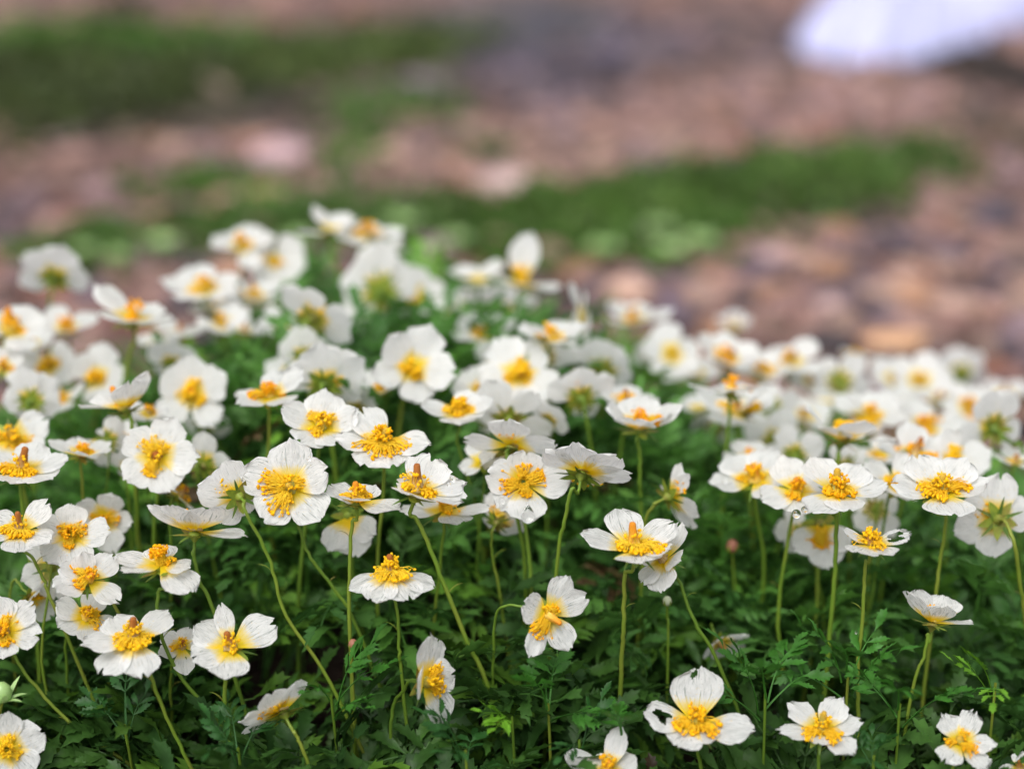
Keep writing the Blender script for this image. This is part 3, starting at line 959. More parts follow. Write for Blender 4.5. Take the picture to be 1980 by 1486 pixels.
F_(1236, 826, .530, 84, (.02, .80, .58), 'clean bowl shaped white flower with an orange ridge inside, right of centre', pet=[(180, .9, .5, 30), (252, .85, .5, 34), (312, .85, .5, 32), (10, 1.05, .46, 26), (90, .85, .52, 26)],
   mats=[(0, .4, 2), (180, .25, 1.2)], na=55, up=.12, pist='orange', hp=.4, ragged=.3, stem=[(1238, 870), (1240, 930), (1242, 1000)])
F_(1212, 778, .562, 64, (.05, .80, .55), 'pale white flower with a faint orange centre just above the bowl shaped flower', na=40, up=.3)
F_(1122, 768, .560, 70, (-.2, .55, -.75), 'white flower turned away with an olive calyx left of the bowl shaped flower', na=12)
F_(1165, 715, .605, 66, (0, .5, -.7), 'cloudy white flower turned away above the olive calyxed one', na=0)
F_(1297, 958, .518, 80, (.70, .30, -.30), 'white flower in profile on a bent stem with two narrow petals standing up',
   pet=[(100, .85, .20, 20), (75, .85, .22, 16), (300, 1.0, .46, 10), (350, .8, .46, 14), (240, .6, .4, 10)], na=10, pist=None, stem=[(1272, 972, .003), (1250, 1000, .004), (1245, 1060, .006)])
F_(1226, 1060, .479, 98, (.02, .80, .58), 'large white flower with a flat orange stamen mat and slender orange column, right of centre',
   pet=[(168, 1.05, .40, 8), (105, .95, .40, 20), (30, .95, .42, 16), (282, .62, .50, 2), (350, .7, .46, 6)], mats=[(200, .3, 1.4), (340, .5, 2), (280, .3, 1.6)], na=80, up=.02, pist=('orange', -.1, .15), hp=.55,
   stem=[(1213, 1108, .002), (1206, 1160, .003), (1205, 1220, .005), (1203, 1300, .008)])
F_(1284, 1082, .486, 72, (-.42, .60, .58), 'white flower tucked against the large flat stamened one, broad petal rising right',
   pet=[(42, 1.1, .44, 16), (255, 1.0, .44, -16), (212, .85, .42, -8), (320, .6, .4, 4), (130, .6, .4, 10)], na=16, mats=[(120, .4, 1)], up=0, stem=[(1318, 1130), (1345, 1200), (1400, 1310)])
F_(1458, 930, .528, 88, (-.1, .78, .60), 'broad white flower with a small orange peak at the left of the right hand cluster',
   pet=[(185, .95, .44, 4), (120, .9, .46, 14), (60, .95, .46, 16), (300, .8, .44, 0), (350, .9, .42, 6)], mats=[(20, .2, 1.4), (180, .3, .6)], na=36, up=.5, pist='orange')
F_(1540, 950, .513, 78, (.0, .58, .80), 'white flower with strong orange stamens in the middle of the right hand cluster',
   pet=[(110, .95, .48, 22), (205, 1.0, .46, 2), (265, .8, .44, -4), (30, .8, .42, 18), (330, .8, .4, 4)], mats=[(90, .2, 1.4), (250, .3, 1)], na=55, up=.3, pist='orange')
F_(1618, 953, .498, 94, (.06, .76, .62), 'wet white flower with a cone of orange stamens on a straight stem, right hand cluster',
   pet=[(50, .95, .42, 14), (8, 1.0, .42, 10), (232, 1.0, .42, -8), (280, .7, .44, 0), (120, .95, .44, 20)], mats=[(200, .25, 1.2), (340, .3, 1.4), (270, .22, 1.2)], na=75, up=.3, pist=('green', -.12, .1), hp=.55,
   stem=[(1616, 1000), (1614, 1100), (1602, 1220)])
F_(1588, 1015, .528, 80, (-.02, -.30, .95), 'nodding white flower with a long orange streak down its petal, under the right hand cluster', eye='petal_plain',
   pet=[(280, 1.0, .46, 10), (225, .85, .40, 14), (325, .8, .36, 16)], mats=[(268, .45, 2)], na=50, up=0, pist=None)
F_(1684, 1052, .481, 78, (.03, .84, .52), 'small tattered white flower with separate yellow anthers and a torn window in its right petal',
   pet=[(12, 1.0, .36, 10), (235, .8, .42, 2), (172, .75, .30, 22), (300, .7, .40, -2)], holes={0: [(.05, .58, .55, .24)]}, mats=[(190, .45, 1), (300, .4, 1), (30, .3, .8)], na=44, up=.6, pist='brown', hp=.3, ragged=2.2,
   stem=[(1672, 1090), (1668, 1180), (1660, 1300), (1657, 1380)])
F_(1818, 952, .498, 96, (.0, .72, .70), 'large open white flower with orange stamens swept right, near the right edge',
   pet=[(172, .95, .44, 6), (110, .95, .46, 16), (50, .98, .44, 16), (8, .95, .42, 8), (272, .82, .52, -2)], mats=[(10, .5, 2), (210, .35, 1.2), (260, .35, 1.2), (160, .4, .7)], na=80, up=.18, pist='green', hp=.4,
   stem=[(1827, 1000), (1820, 1080), (1808, 1170)])
F_(1730, 942, .528, 70, (.2, .6, .75), 'white flower with a ragged orange tuft half hidden left of the large open flower', mats=[(150, .3, 1), (30, .3, 1)], na=55, up=.5, pist='orange')
F_(1928, 1003, .513, 86, (-.1, .08, -.99), 'white flower seen squarely from behind with a green star calyx, at the right edge', cup=6,
   pet=[(85, 1.0, .44, 6), (160, .85, .42, 6), (200, .95, .38, 4), (268, .85, .42, 4), (8, .85, .42, 6)], na=14, mats=[(150, .4, 1)], stem=[(1958, 1050, -.006), (1972, 1130, -.004), (1985, 1240)])
F_(1626, 850, .540, 92, (.16, .93, .04), 'white flower in profile with a steep left petal and yellow green calyx, right side',
   pet=[(165, .95, .40, 32), (345, 1.1, .46, 6), (300, .8, .5, 30), (60, .6, .4, 20), (235, .5, .4, 24)], na=36, up=.75, mats=[(0, .2, 1)], pist='orange', hp=.3, stem=[(1618, 880), (1617, 925), (1616, 990)])
F_(1636, 905, .560, 58, (0, .1, -.98), 'white petals behind the thin stem of the profile flower, right side', na=0)
F_(1768, 882, .548, 74, (.05, .82, .50), 'white flower with one petal standing up beside a slanted brown column, right side',
   pet=[(100, .9, .46, 55), (180, .95, .42, 10), (300, .8, .42, 4), (0, .7, .4, 4), (240, .8, .4, 2)], na=30, mats=[(340, .45, 1.5), (170, .4, .4)], pist=('brown', .25, .1), hp=.55)
F_(1842, 895, .552, 72, (.05, .48, .86), 'soft white flower with a deep orange brown centre above the large open flower', na=70, pist='brown', hp=.25, ph=20)
F_(1680, 806, .605, 74, (.0, .66, .72), 'blurred white flower with an orange mound above the profile flower', na=60, up=.3, pist='orange')
F_(1786, 828, .610, 70, (.05, .62, .76), 'blurred white flower with an orange mound right of its twin', na=55, up=.3, pist='orange')
F_(1918, 826, .568, 80, (-.25, .38, -.86), 'white flower turned away on an arching stem near the right edge',
   pet=[(110, .95, .42, -4), (60, .95, .42, 0), (200, .85, .42, -10), (340, .75, .4, -10)], na=0, stem=[(1938, 846, -.008), (1965, 862, -.006), (1985, 905, -.004)])
F_(1962, 895, .556, 46, (.1, .85, .3), 'cut off white flower at the right edge below the arching stem', na=10)
F_(1872, 785, .660, 56, (0, .5, .8), 'faint white flower with a yellow spot, far right back', na=40)
F_(1412, 757, .558, 80, (.05, .97, .08), 'flat white flower in profile with a thin orange tip on a tall stem, right side',
   pet=[(180, 1.0, .42, 4), (250, .7, .44, 4), (310, .7, .42, 6), (355, .9, .40, 8), (90, .7, .4, 4)], na=14, up=.9, pist='orange', hp=.35, stem=[(1413, 800), (1408, 870), (1398, 970)])
F_(1428, 796, .585, 80, (.0, .74, .66), 'white flower with two orange patches behind the tall stem of the flat profile flower', na=60, mats=[(180, .42, 1.4), (0, .42, 1.6)], up=0)
F_(1406, 694, .640, 68, (.1, .58, .80), 'blurred white flower with a yellow orange centre above the flat profile flower', na=60, up=.2)
F_(1474, 724, .650, 64, (0, .82, .52), 'blurred flattened white flower with a small orange spot right of the flat profile flower', na=40)
F_(1345, 1400, .471, 98, (.0, .70, .70), 'crisp white flower with a notched upright petal and torn left petal, bottom right',
   pet=[(88, 1.08, .52, 40), (172, 1.0, .44, 8), (232, .72, .42, -4), (345, 1.10, .44, 2), (292, .55, .4, -2)], holes={1: [(.0, .62, .42, .20)], 0: [(.18, .96, .14, .20)]}, mats=[(200, .38, 1.4), (320, .45, 1.4), (90, .2, 1), (260, .3, 1)], na=80, up=.3,
   pist='green', hp=.3, stem=[(1347, 1445), (1356, 1486)])
F_(1588, 1412, .471, 82, (.0, .74, .66), 'small crisp white flower with a clear orange topped column and split lower petal, bottom right',
   pet=[(188, 1.0, .32, 2), (135, .95, .36, 16), (52, .95, .38, 16), (10, .95, .36, 6), (312, .95, .36, -8), (250, .5, .36, -4)], mats=[(215, .48, 1.4), (310, .48, 1.4), (60, .3, .4)], na=60, up=.22, pist=('green', .05, .05), hp=.55,
   stem=[(1585, 1445), (1584, 1486)], ragged=1.8)
F_(1856, 1434, .471, 66, (-.08, .52, .84), 'shrivelled white flower with curled ragged petals and a browned left sepal, bottom right corner', ragged=3.2,
   pet=[(112, .85, .36, 14), (52, .95, .36, 18), (345, .95, .34, 4), (305, 1.05, .30, -6), (228, .85, .42, 2)], mats=[(310, .5, 1.4), (60, .35, 1), (190, .35, 1)], na=50, up=.05, pist='green', hp=.25, stem=[(1840, 1480)])
F_(1172, 1492, .469, 88, (.06, .84, .45), 'cropped white flower with one petal pointing up at the bottom edge',
   pet=[(160, .95, .44, 10), (60, 1.0, .26, 50), (20, .7, .4, 20), (110, .5, .4, 14), (250, .6, .4, 0)], na=20, up=.5, mats=[(80, .2, 1)], pist='orange', hp=.3)
F_(1803, 1202, .489, 82, (.14, .98, -.02), 'white flower in profile with a yellow green calyx hovering over leaves, lower right',
   pet=[(165, 1.0, .46, 38), (232, .85, .54, 48), (300, .9, .54, 38), (348, 1.0, .42, 6), (90, .7, .4, 34)], na=14, up=.9, mats=[(90, .1, 1)], pist='orange', hp=.28, stem=[(1796, 1225), (1786, 1270), (1772, 1330)])
F_(10, 1222, .479, 82, (-.1, .42, .90), 'white flower cut by the left edge with two pointed right petals',
   pet=[(40, .95, .34, 14), (350, .9, .34, 4), (100, .8, .4, 16), (270, .6, .4, 4), (190, .8, .4, 4)], mats=[(90, .35, 1), (290, .3, 1)], na=60, pist='brown', hp=.3, stem=[(28, 1272), (90, 1350), (150, 1410), (262, 1482)])
F_(14, 1448, .474, 76, (.22, .2, .95), 'white flower at the bottom left corner crossed by a thin stem',
   pet=[(30, .95, .46, 8), (320, .9, .44, 4), (95, .9, .4, 10), (250, .8, .4, 4), (180, .8, .4, 4)], mats=[(90, .3, 1), (330, .3, 1)], na=60, pist='orange', hp=.25, lean=(.004, .006))
F_(352, 1250, .494, 52, (.1, .60, .75), 'small white flower peeping out behind the bare yellow based flower', na=36, up=.3, stem=[(332, 1290, .004), (330, 1400, .008)],
   pet=[(150, .9, .4, 8), (215, .9, .4, 0), (285, 1.15, .38, -20), (20, .7, .4, 8), (80, .8, .4, 10)])
F_(100, 1098, .506, 66, (-.2, -.12, -.95), 'white flower hanging with its back towards us below the wet petalled flower', na=0, cup=16)
F_(62, 1152, .510, 58, (.55, -.35, .25), 'nodding white flower on a hooked stem at the left', na=8, cup=24, pist=None, stem=[(28, 1118, .003), (20, 1150, .004), (22, 1200, .005)])
F_(1972, 1486, .470, 50, (-.2, .8, .5), 'white petal tip cut off by the bottom right corner', na=0)
# --- softer flowers on the crest and the back of the mound
F_(186, 732, .600, 66, (0, .30, .95), 'round blurred white flower facing us with a neat orange eye, upper left', na=60, mats=[(0, .22, 1), (180, .22, 1)], hp=.2, hw=.48)
F_(94, 706, .605, 62, (.05, .35, .93), 'blurred white flower with an oblong orange eye left of the neat eyed flower', na=60, mats=[(20, .3, 1), (200, .3, 1)], hp=.2)
F_(20, 640, .583, 82, (.2, .68, .66), 'white flower with raised petals and orange cone at the upper left edge', na=60, up=.2, pist='orange', hp=.6, stem=[(18, 690), (28, 750), (38, 800)])
F_(130, 636, .625, 64, (0, .6, .75), 'blurred white flower with tall yellow stamens right of the left edge flower', na=80, up=.5, pist='brown', eye='petal')
F_(106, 535, .640, 70, (0, .62, -.62), 'solitary white flower with an olive underside standing highest at far left', na=12, cup=4)
F_(260, 618, .583, 92, (.05, .86, .46), 'wide dish shaped white flower with a steep left petal, upper left', cup=16, na=36, mats=[(270, .15, 1)], up=.5, pist='orange', hp=.25,
   pet=[(155, 1.1, .40, 30), (215, .7, .46, 10), (275, .62, .5, 8), (335, .8, .46, 8), (60, .7, .42, 10)], stem=[(254, 665), (249, 705), (244, 750)])
F_(392, 562, .640, 76, (0, .70, .66), 'white flower with a bright orange mound left of the crest', na=55, up=.3, pist='orange')
F_(468, 478, .670, 66, (-.05, .70, .60), 'white flower with a tall orange tuft at the top left of the crest', na=50, up=.5, mats=[(0, .25, 1)])
F_(528, 505, .672, 68, (.3, .30, .9), 'pale white flower with a faint yellow eye beside the orange tufted crest flower', na=14, pist=None, eye='petal_small_eye')
F_(638, 447, .658, 62, (0, .90, .22), 'plain white flower forming the left half of the topmost pair', na=0, pist=None)
F_(708, 455, .660, 72, (.12, .72, .60), 'topmost white flower with a slanted orange centre', na=55, mats=[(20, .35, 1.5), (190, .3, 1)], up=.1)
F_(748, 486, .690, 48, (.2, .9, .12), 'small greyish petal tip right of the topmost flower', na=0, pist=None)
F_(736, 562, .650, 86, (-.08, .20, -.96), 'broad white flower turned away with a large round olive calyx, upper middle', na=0, cup=4, hw=.5)
F_(800, 575, .668, 70, (.1, .40, .88), 'pale creamy white flower right of the olive calyxed back', na=20, pist=None)
F_(608, 612, .585, 84, (.38, .62, -.62), 'white flower tilted away with a yellow olive calyx left of the crest hollow',
   pet=[(150, .95, .44, 0), (100, .7, .4, 4), (10, .95, .44, -4), (330, .95, .42, -6), (250, .4, .4, 0)], na=10)
F_(628, 742, .550, 88, (0, .45, -.82), 'large white flower seen from behind with a brown and green calyx, middle left', cup=0, hw=.48,
   pet=[(95, .95, .5, 0), (35, .98, .46, 0), (350, .9, .42, -4), (160, .9, .42, -4), (260, .35, .4, 0)], na=8)
F_(588, 692, .580, 60, (0, .4, -.85), 'pale white flower peeking above the large back turned flower', na=0)
F_(797, 712, .558, 78, (.24, .22, .95), 'white flower with slanting oval outline and orange centre, middle', na=65, ph=60, mats=[(180, .28, 1), (290, .28, 1)], pist='orange', hp=.25)
F_(738, 755, .568, 48, (-.25, .6, .7), 'small white flower with a blurred orange tuft left of the slanting oval flower', na=60, up=.5, pist='orange', mats=[(20, .4, 1)])
F_(1062, 655, .580, 70, (.1, .80, .55), 'white flower with a bright orange wedge on a grey green stem above the squarish flower', na=50, mats=[(0, .4, 1.4), (180, .3, 1)], up=.25, pist='orange', stem=[(1062, 700), (1062, 760), (1064, 820)])
F_(934, 648, .622, 64, (-.12, .70, .70), 'blurred white flower with a small peach eye left of the orange wedged flower', na=40, mats=[(0, .18, 1), (180, .18, 1)], hp=.15)
F_(965, 603, .672, 80, (0, .80, .50), 'milky white out of focus flower behind the peach eyed one', na=0, pist=None)
F_(1008, 548, .658, 86, (.1, .86, .42), 'white flower with two petals standing up like ears, upper right of the crest',
   pet=[(95, 1.1, .36, 78), (75, 1.15, .32, 82), (355, .85, .36, -4), (180, .8, .4, 4), (270, .4, .4, 0)], na=40, mats=[(90, .1, 1)], up=.2, pist='orange', hp=.2)
F_(922, 543, .662, 72, (-.05, .93, .26), 'flat white flower left of the ear petalled flower', na=0, pist=None)
F_(1125, 616, .620, 68, (-.97, .12, .12), 'white flower turned fully edge on, a narrow upright sliver right of the crest', cup=2, na=0, pist=None)
F_(1226, 622, .690, 68, (0, .80, .50), 'hazy white flower with a cream centre right of the edge on sliver', na=24)
F_(1300, 684, .662, 60, (0, .35, .92), 'hazy white flower with a tiny orange dot right of the cloudy white flower', na=24, mats=[(0, .1, 1)], hp=.15)
F_(1420, 632, .745, 46, (0, .88, .34), 'faint greyish white flower highest of the right back rows', na=0)
F_(1528, 700, .662, 66, (0, .70, .62), 'hazy white flower with a peach smudge left of the green calyxed one', na=30)
F_(1570, 738, .672, 58, (.1, .6, .7), 'creamy hazy flower below the peach smudged flower', na=12)
F_(1622, 738, .662, 62, (.05, .15, -.97), 'hazy white flower turned away with a green calyx, right back', na=0)
F_(1652, 690, .720, 34, (.1, .85, .40), 'lone yellow flower at the back edge against the brown stones', na=90, up=.4, eye='petal', mats=[(0, .5, 1), (180, .5, 1)])
F_(1728, 735, .700, 58, (0, .55, .78), 'hazy white flower below the orange tan stone', na=0)
F_(1778, 738, .690, 60, (0, .5, .8), 'hazy white flower with a tiny yellow dot below the dark brown stone', na=30, mats=[(0, .12, 1)])
F_(1858, 722, .735, 52, (.1, .5, -.8), 'dull greenish white flower at the far right back', na=0)
F_(1945, 765, .720, 58, (0, .72, .50), 'dull white flower at the right edge of the back row', na=0)
F_(1815, 775, .670, 52, (0, .78, .50), 'out of focus white flower right of the twin orange mounds', na=12)
F_(1490, 790, .625, 58, (0, .4, -.85), 'soft white flower turned away right of the two patched flower', na=0)
F_(1556, 806, .640, 60, (-.1, .6, .7), 'soft plain white flower left of the first orange mounded flower', na=0)
F_(1500, 852, .608, 64, (0, .45, -.8), 'soft white flower turned away above the broad peaked flower', na=0)
F_(1448, 888, .562, 52, (0, .72, .62), 'white flower with a blurred orange spike just above the broad peaked flower', na=50, up=.7, pist='orange', hp=.5)
F_(1535, 880, .575, 56, (.1, .3, -.9), 'white flower with a yellow green calyx behind the right hand cluster', na=0)
F_(1692, 985, .545, 56, (.15, -.1, -.97), 'white petals hanging behind the large open flower', na=0)
F_(1380, 830, .630, 50, (0, .5, -.8), 'soft greyish white flower under the two patched flower', na=0)
F_(1265, 690, .675, 50, (0, .7, -.5), 'hazy white flower left of the tiny dotted hazy one', na=0)
F_(1345, 725, .668, 56, (0, .7, .6), 'hazy greyish flower left of the flat profile flower', na=0)
F_(430, 628, .632, 58, (0, .6, .75), 'hazy white flower with a pale orange eye below the crest', na=36, mats=[(0, .2, 1)])
F_(470, 642, .622, 46, (.1, .8, .5), 'small hazy white flower right of the pale orange eyed one', na=0)
F_(492, 575, .652, 62, (0, .72, .60), 'hazy white flower with a brownish column just below the crest pair', na=24, up=.6, pist='brown', hp=.55)
F_(332, 702, .600, 50, (0, .55, -.6), 'white flower with a brownish orange underside left of the big orange centred flower', na=40, mats=[(270, .45, 1)], up=0)
F_(350, 652, .632, 66, (0, .82, .45), 'hazy flat white flower below the bright orange mounded crest flower', na=0)
F_(60, 775, .562, 62, (-.2, .3, -.9), 'white flower turned away at the left under the oblong eyed flower', na=0)
F_(8, 712, .575, 48, (.1, .5, .8), 'half cut white flower with a yellow eye at the left edge', na=40)
F_(60, 668, .612, 50, (.2, .6, .7), 'hazy white petals between the left edge flowers', na=0)
F_(862, 610, .680, 58, (0, .80, .45), 'hazy pinkish white flower right of the creamy pale one', na=14)
F_(1062, 812, .552, 48, (.5, .6, -.5), 'narrow white flower tilted right of the bluish white flower', na=0)
F_(1052, 690, .600, 54, (.3, .3, -.85), 'white flower half hidden behind the squarish flower', na=0)
F_(1545, 1030, .545, 48, (-.2, .2, -.95), 'dim white flower behind the stem of the strong orange one', na=0)
F_(1392, 1240, .525, 52, (.3, -.5, .4), 'dim white flower drooping among the leaves, right of centre', na=0)

# --- half hidden, out of focus heads that fill the crest
for q in [(418, 598, .645, 54, (0, .7, .6), 'hazy white flower just left of the pale orange eyed one', 20),
          (300, 668, .622, 52, (0, .75, .5), 'hazy white flower under the wide dish shaped flower', 0),
          (232, 850, .550, 48, (.1, .7, .6), 'blurred white flower below the sideways orange columned flower', 24),
          (120, 772, .590, 54, (-.1, .6, .7), 'blurred white flower below the oblong eyed flower', 30),
          (250, 905, .535, 46, (0, .6, -.7), 'white petals showing under the round left flower', 0),
          (545, 632, .620, 50, (.1, .7, .5), 'hazy white flower beside the yellow olive calyxed back', 0),
          (690, 620, .655, 52, (0, .75, .5), 'hazy white flower below the round olive calyx', 0),
          (560, 720, .590, 50, (-.2, .6, .7), 'blurred white flower left of the large back turned flower', 0),
          (880, 640, .660, 52, (0, .8, .45), 'milky white flower left of the small peach eye', 0),
          (905, 590, .690, 48, (0, .75, .5), 'faint milky flower far back beside the pinkish white one', 0),
          (965, 690, .610, 54, (-.1, .5, .8), 'blurred white flower above the squarish flower', 0),
          (945, 815, .560, 50, (0, .7, -.5), 'white petals left of the bluish white flower', 0),
          (1095, 722, .610, 50, (.1, .5, -.8), 'cloudy white petals left of the highest turned away pair', 0),
          (1020, 780, .575, 50, (0, .75, .5), 'blurred white flower tucked below the squarish flower', 0),
          (930, 895, .522, 52, (-.2, .6, .6), 'white petals left of the wide pale green calyx', 0),
          (690, 790, .560, 46, (.1, .6, -.7), 'blurred white petals right of the large back turned flower', 0),
          (395, 820, .575, 50, (.1, .4, -.9), 'blurred white flower under the large round orange centre', 0),
          (1350, 790, .620, 46, (0, .7, .5), 'soft white flower at the left of the two patched one', 0),
          (1600, 780, .655, 48, (0, .7, .5), 'soft white flower left above the first orange mounded flower', 0),
          (1735, 790, .650, 48, (0, .7, .5), 'soft white flower between the two orange mounded flowers', 0),
          (1700, 880, .575, 48, (-.1, .7, .5), 'white flower filling the gap under the profile flower', 24)]:
    F_(*q[:6], na=q[6], pist=None)

# ------------------------------------------------------------------ buds and spent heads
def bud(x, y, d, r_px, label, mat, stem, name='flower_bud', spiky=False):
    c = at(x, y, d)
    r = r_px * d / FPX
    pts = [c - Vector((0, 0, r * .6))] + [at_y(q[0], q[1], c.y + .002) for q in stem]
    e = pts[-1]
    pts.append(Vector((e.x + .001, e.y + .003, tz(e.x, e.y))))
    root = empty(name, pts[-1])
    O = Vector(pts[-1])
    P = catmull(pts, 6)
    P.append(P[-1] + Vector((0, 0, -.004)))
    v, f = tube(P, .00042, 6, O)
    mesh_obj('stem', v, f, M['stem'], root)
    V, F = ICO2
    B = [c - O + Vector((p[0] * r, p[1] * r, (p[2] + .12 * p[2] * p[2]) * r * 1.15)) * (.75 if spiky else 1) for p in V]
    mesh_obj('bud', B, [tuple(int(i) for i in q) for q in F], mat, root)
    n = 9 if spiky else 5
    for k in range(n):
        a = 2 * math.pi * k / n + .3
        rd = Vector((math.cos(a), math.sin(a), 0))
        tn = Vector((-math.sin(a), math.cos(a), 0))
        VV, FF = [], []
        for j in range(6):
            t = j / 5
            if spiky:
                ctr = rd * (r * (.5 + 1.3 * t)) + Vector((0, 0, r * (-.5 + (1.7 if k % 2 else .7) * t - .5 * t * t)))
            else:
                th = -1.2 + 1.7 * t
                ctr = (rd * math.cos(th) + Vector((0, 0, math.sin(th)))) * (r * 1.08)
            wd = r * (.42 if not spiky else .3) * (1 - t) ** .7
            for s in (-1, 0, 1):
                VV.append(c - O + ctr + tn * (s * wd))
        for j in range(5):
            for s in range(2):
                q = j * 3 + s
                FF.append((q, q + 1, q + 4, q + 3))
        mesh_obj('sepal', VV, FF, M['sepal' if not spiky else 'pale_and_glint_leaf'], root)
    tag(root, label, 'flower bud' if not spiky else 'seed head', None if spiky else 'unopened buds among the leaves')
M['bud_pink'] = plant_mat('bud_pink', [(.2, (.30, .11, .07)), (.8, (.40, .19, .12))], .5, .2)
M['bud_white'] = plant_mat('bud_white', [(.2, (.50, .56, .36)), (.8, (.75, .77, .62))], .5, .2)
bud(1416, 1056, .542, 12, 'small salmon pink bud on a thin stem, right of centre', M['bud_pink'], [(1418, 1100), (1420, 1160)])
bud(1290, 1162, .506, 9, 'tiny whitish bud above the leaves, right of the large flat stamened flower', M['bud_white'], [(1290, 1195), (1292, 1230)])
bud(683, 1246, .495, 10, 'tiny pinkish green bud among the leaves below the centre flower', M['bud_pink'], [(680, 1275)])
bud(830, 665, .620, 20, 'blurred pale green bud right of the crest hollow', M['bud_white'], [(830, 700), (832, 740)])
bud(4, 1340, .474, 26, 'spent flower head with spreading pale green sepals at the left edge', M['pale_and_glint_leaf'], [(-2, 1385), (-8, 1430)], 'seed_head', True)

# ------------------------------------------------------------------ leaves of the mound
def leaf_model(seed, pairs, Lf, wsc=1.0):
    """one pinnate leaf along +y in its own frame, cut and toothed leaflets; returns V, F"""
    r = random.Random(seed)
    V, F = [], []
    def add_leaflet(o, ang, ln, roll, droop):
        ca, sa = math.cos(ang), math.sin(ang)
        b = len(V)
        n = len(EDGE)
        wk = wsc * r.uniform(.85, 1.25)
        jit = [r.uniform(.8, 1.2) for _ in range(2 * n)]
        def put(t, w_):
            fold = .30 * abs(w_) + roll * w_
            x, y = w_ * ln * wk, t * ln
            z = fold * ln - droop * t * t * ln + .03 * ln * math.sin(9 * t + seed)
            V.append((o[0] + x * ca + y * sa, o[1] - x * sa + y * ca, o[2] + z))
        for i in range(n):
            put(MID[i], 0.0)
        for s in (-1, 1):
            for i in range(n):
                put(EDGE[i][0], s * EDGE[i][1] * jit[i + (n if s > 0 else 0)])
        for i in range(n - 1):
            F.append((b + i, b + i + 1, b + n + i + 1, b + n + i))
            F.append((b + i, b + 2 * n + i, b + 2 * n + i + 1, b + i + 1))
    def rach(t):
        return (0.0, Lf * (.42 + .58 * t), -.25 * Lf * t * t)
    for k in range(pairs):
        t = k / pairs * .92
        o = rach(t)
        ln = Lf * (.46 + .10 * math.sin(math.pi * (k + .6) / pairs)) * r.uniform(.85, 1.1)
        for s in (-1, 1):
            add_leaflet(o, s * R(r.uniform(38, 58)), ln * r.uniform(.9, 1.08), r.uniform(-.25, .25), r.uniform(.05, .45))
    add_leaflet(rach(.94), R(r.uniform(-8, 8)), Lf * r.uniform(.46, .58), 0, r.uniform(.1, .5))
    # rachis and stalk, a thin ribbon folded in a V
    b = len(V)
    n = 9
    for i in range(n):
        y = Lf * (-.25 + 1.22 * i / (n - 1))
        t = max(0, (y / Lf - .42) / .58)
        z = -.25 * Lf * t * t - .12 * Lf * max(0, .42 - y / Lf) ** 2 * 2
        wd = .018 * Lf * (1.3 - i / n)
        V.extend([(-wd, y, z), (0, y, z - wd * 1.2), (wd, y, z)])
    for i in range(n - 1):
        for s in range(2):
            q = b + i * 3 + s
            F.append((q, q + 1, q + 4, q + 3))
    return np.array(V), np.array(F)
LEAVES = [leaf_model(40 + i, 2 + i % 3, 1.0, .74) for i in range(9)] + [leaf_model(80 + i, 3 + i % 2, 1.0, .62) for i in range(6)]

def place_leaf(base, heading, elev, roll, size, k):
    V, F = LEAVES[k]
    ch, sh = math.cos(heading), math.sin(heading)
    f = np.array((ch * math.cos(elev), sh * math.cos(elev), math.sin(elev)))
    s0 = np.array((sh, -ch, 0.0))
    u0 = np.cross(s0, f)
    s = s0 * math.cos(roll) + u0 * math.sin(roll)
    u = np.cross(s, f)
    return base + size * (V[:, :1] * s + (V[:, 1:2] + .25) * f + V[:, 2:] * u), F

def leaf_colour():
    g = random.random()
    c = (1 - g) * np.array((.032, .092, .020)) + g * np.array((.074, .185, .030))
    if random.random() < .012:
        return np.array((.07, .045, .02)) * random.uniform(.5, 1.1)
    if random.random() < .10:
        c = c * np.array((2.0, 1.7, 1.1))
    return c * random.uniform(.75, 1.2)

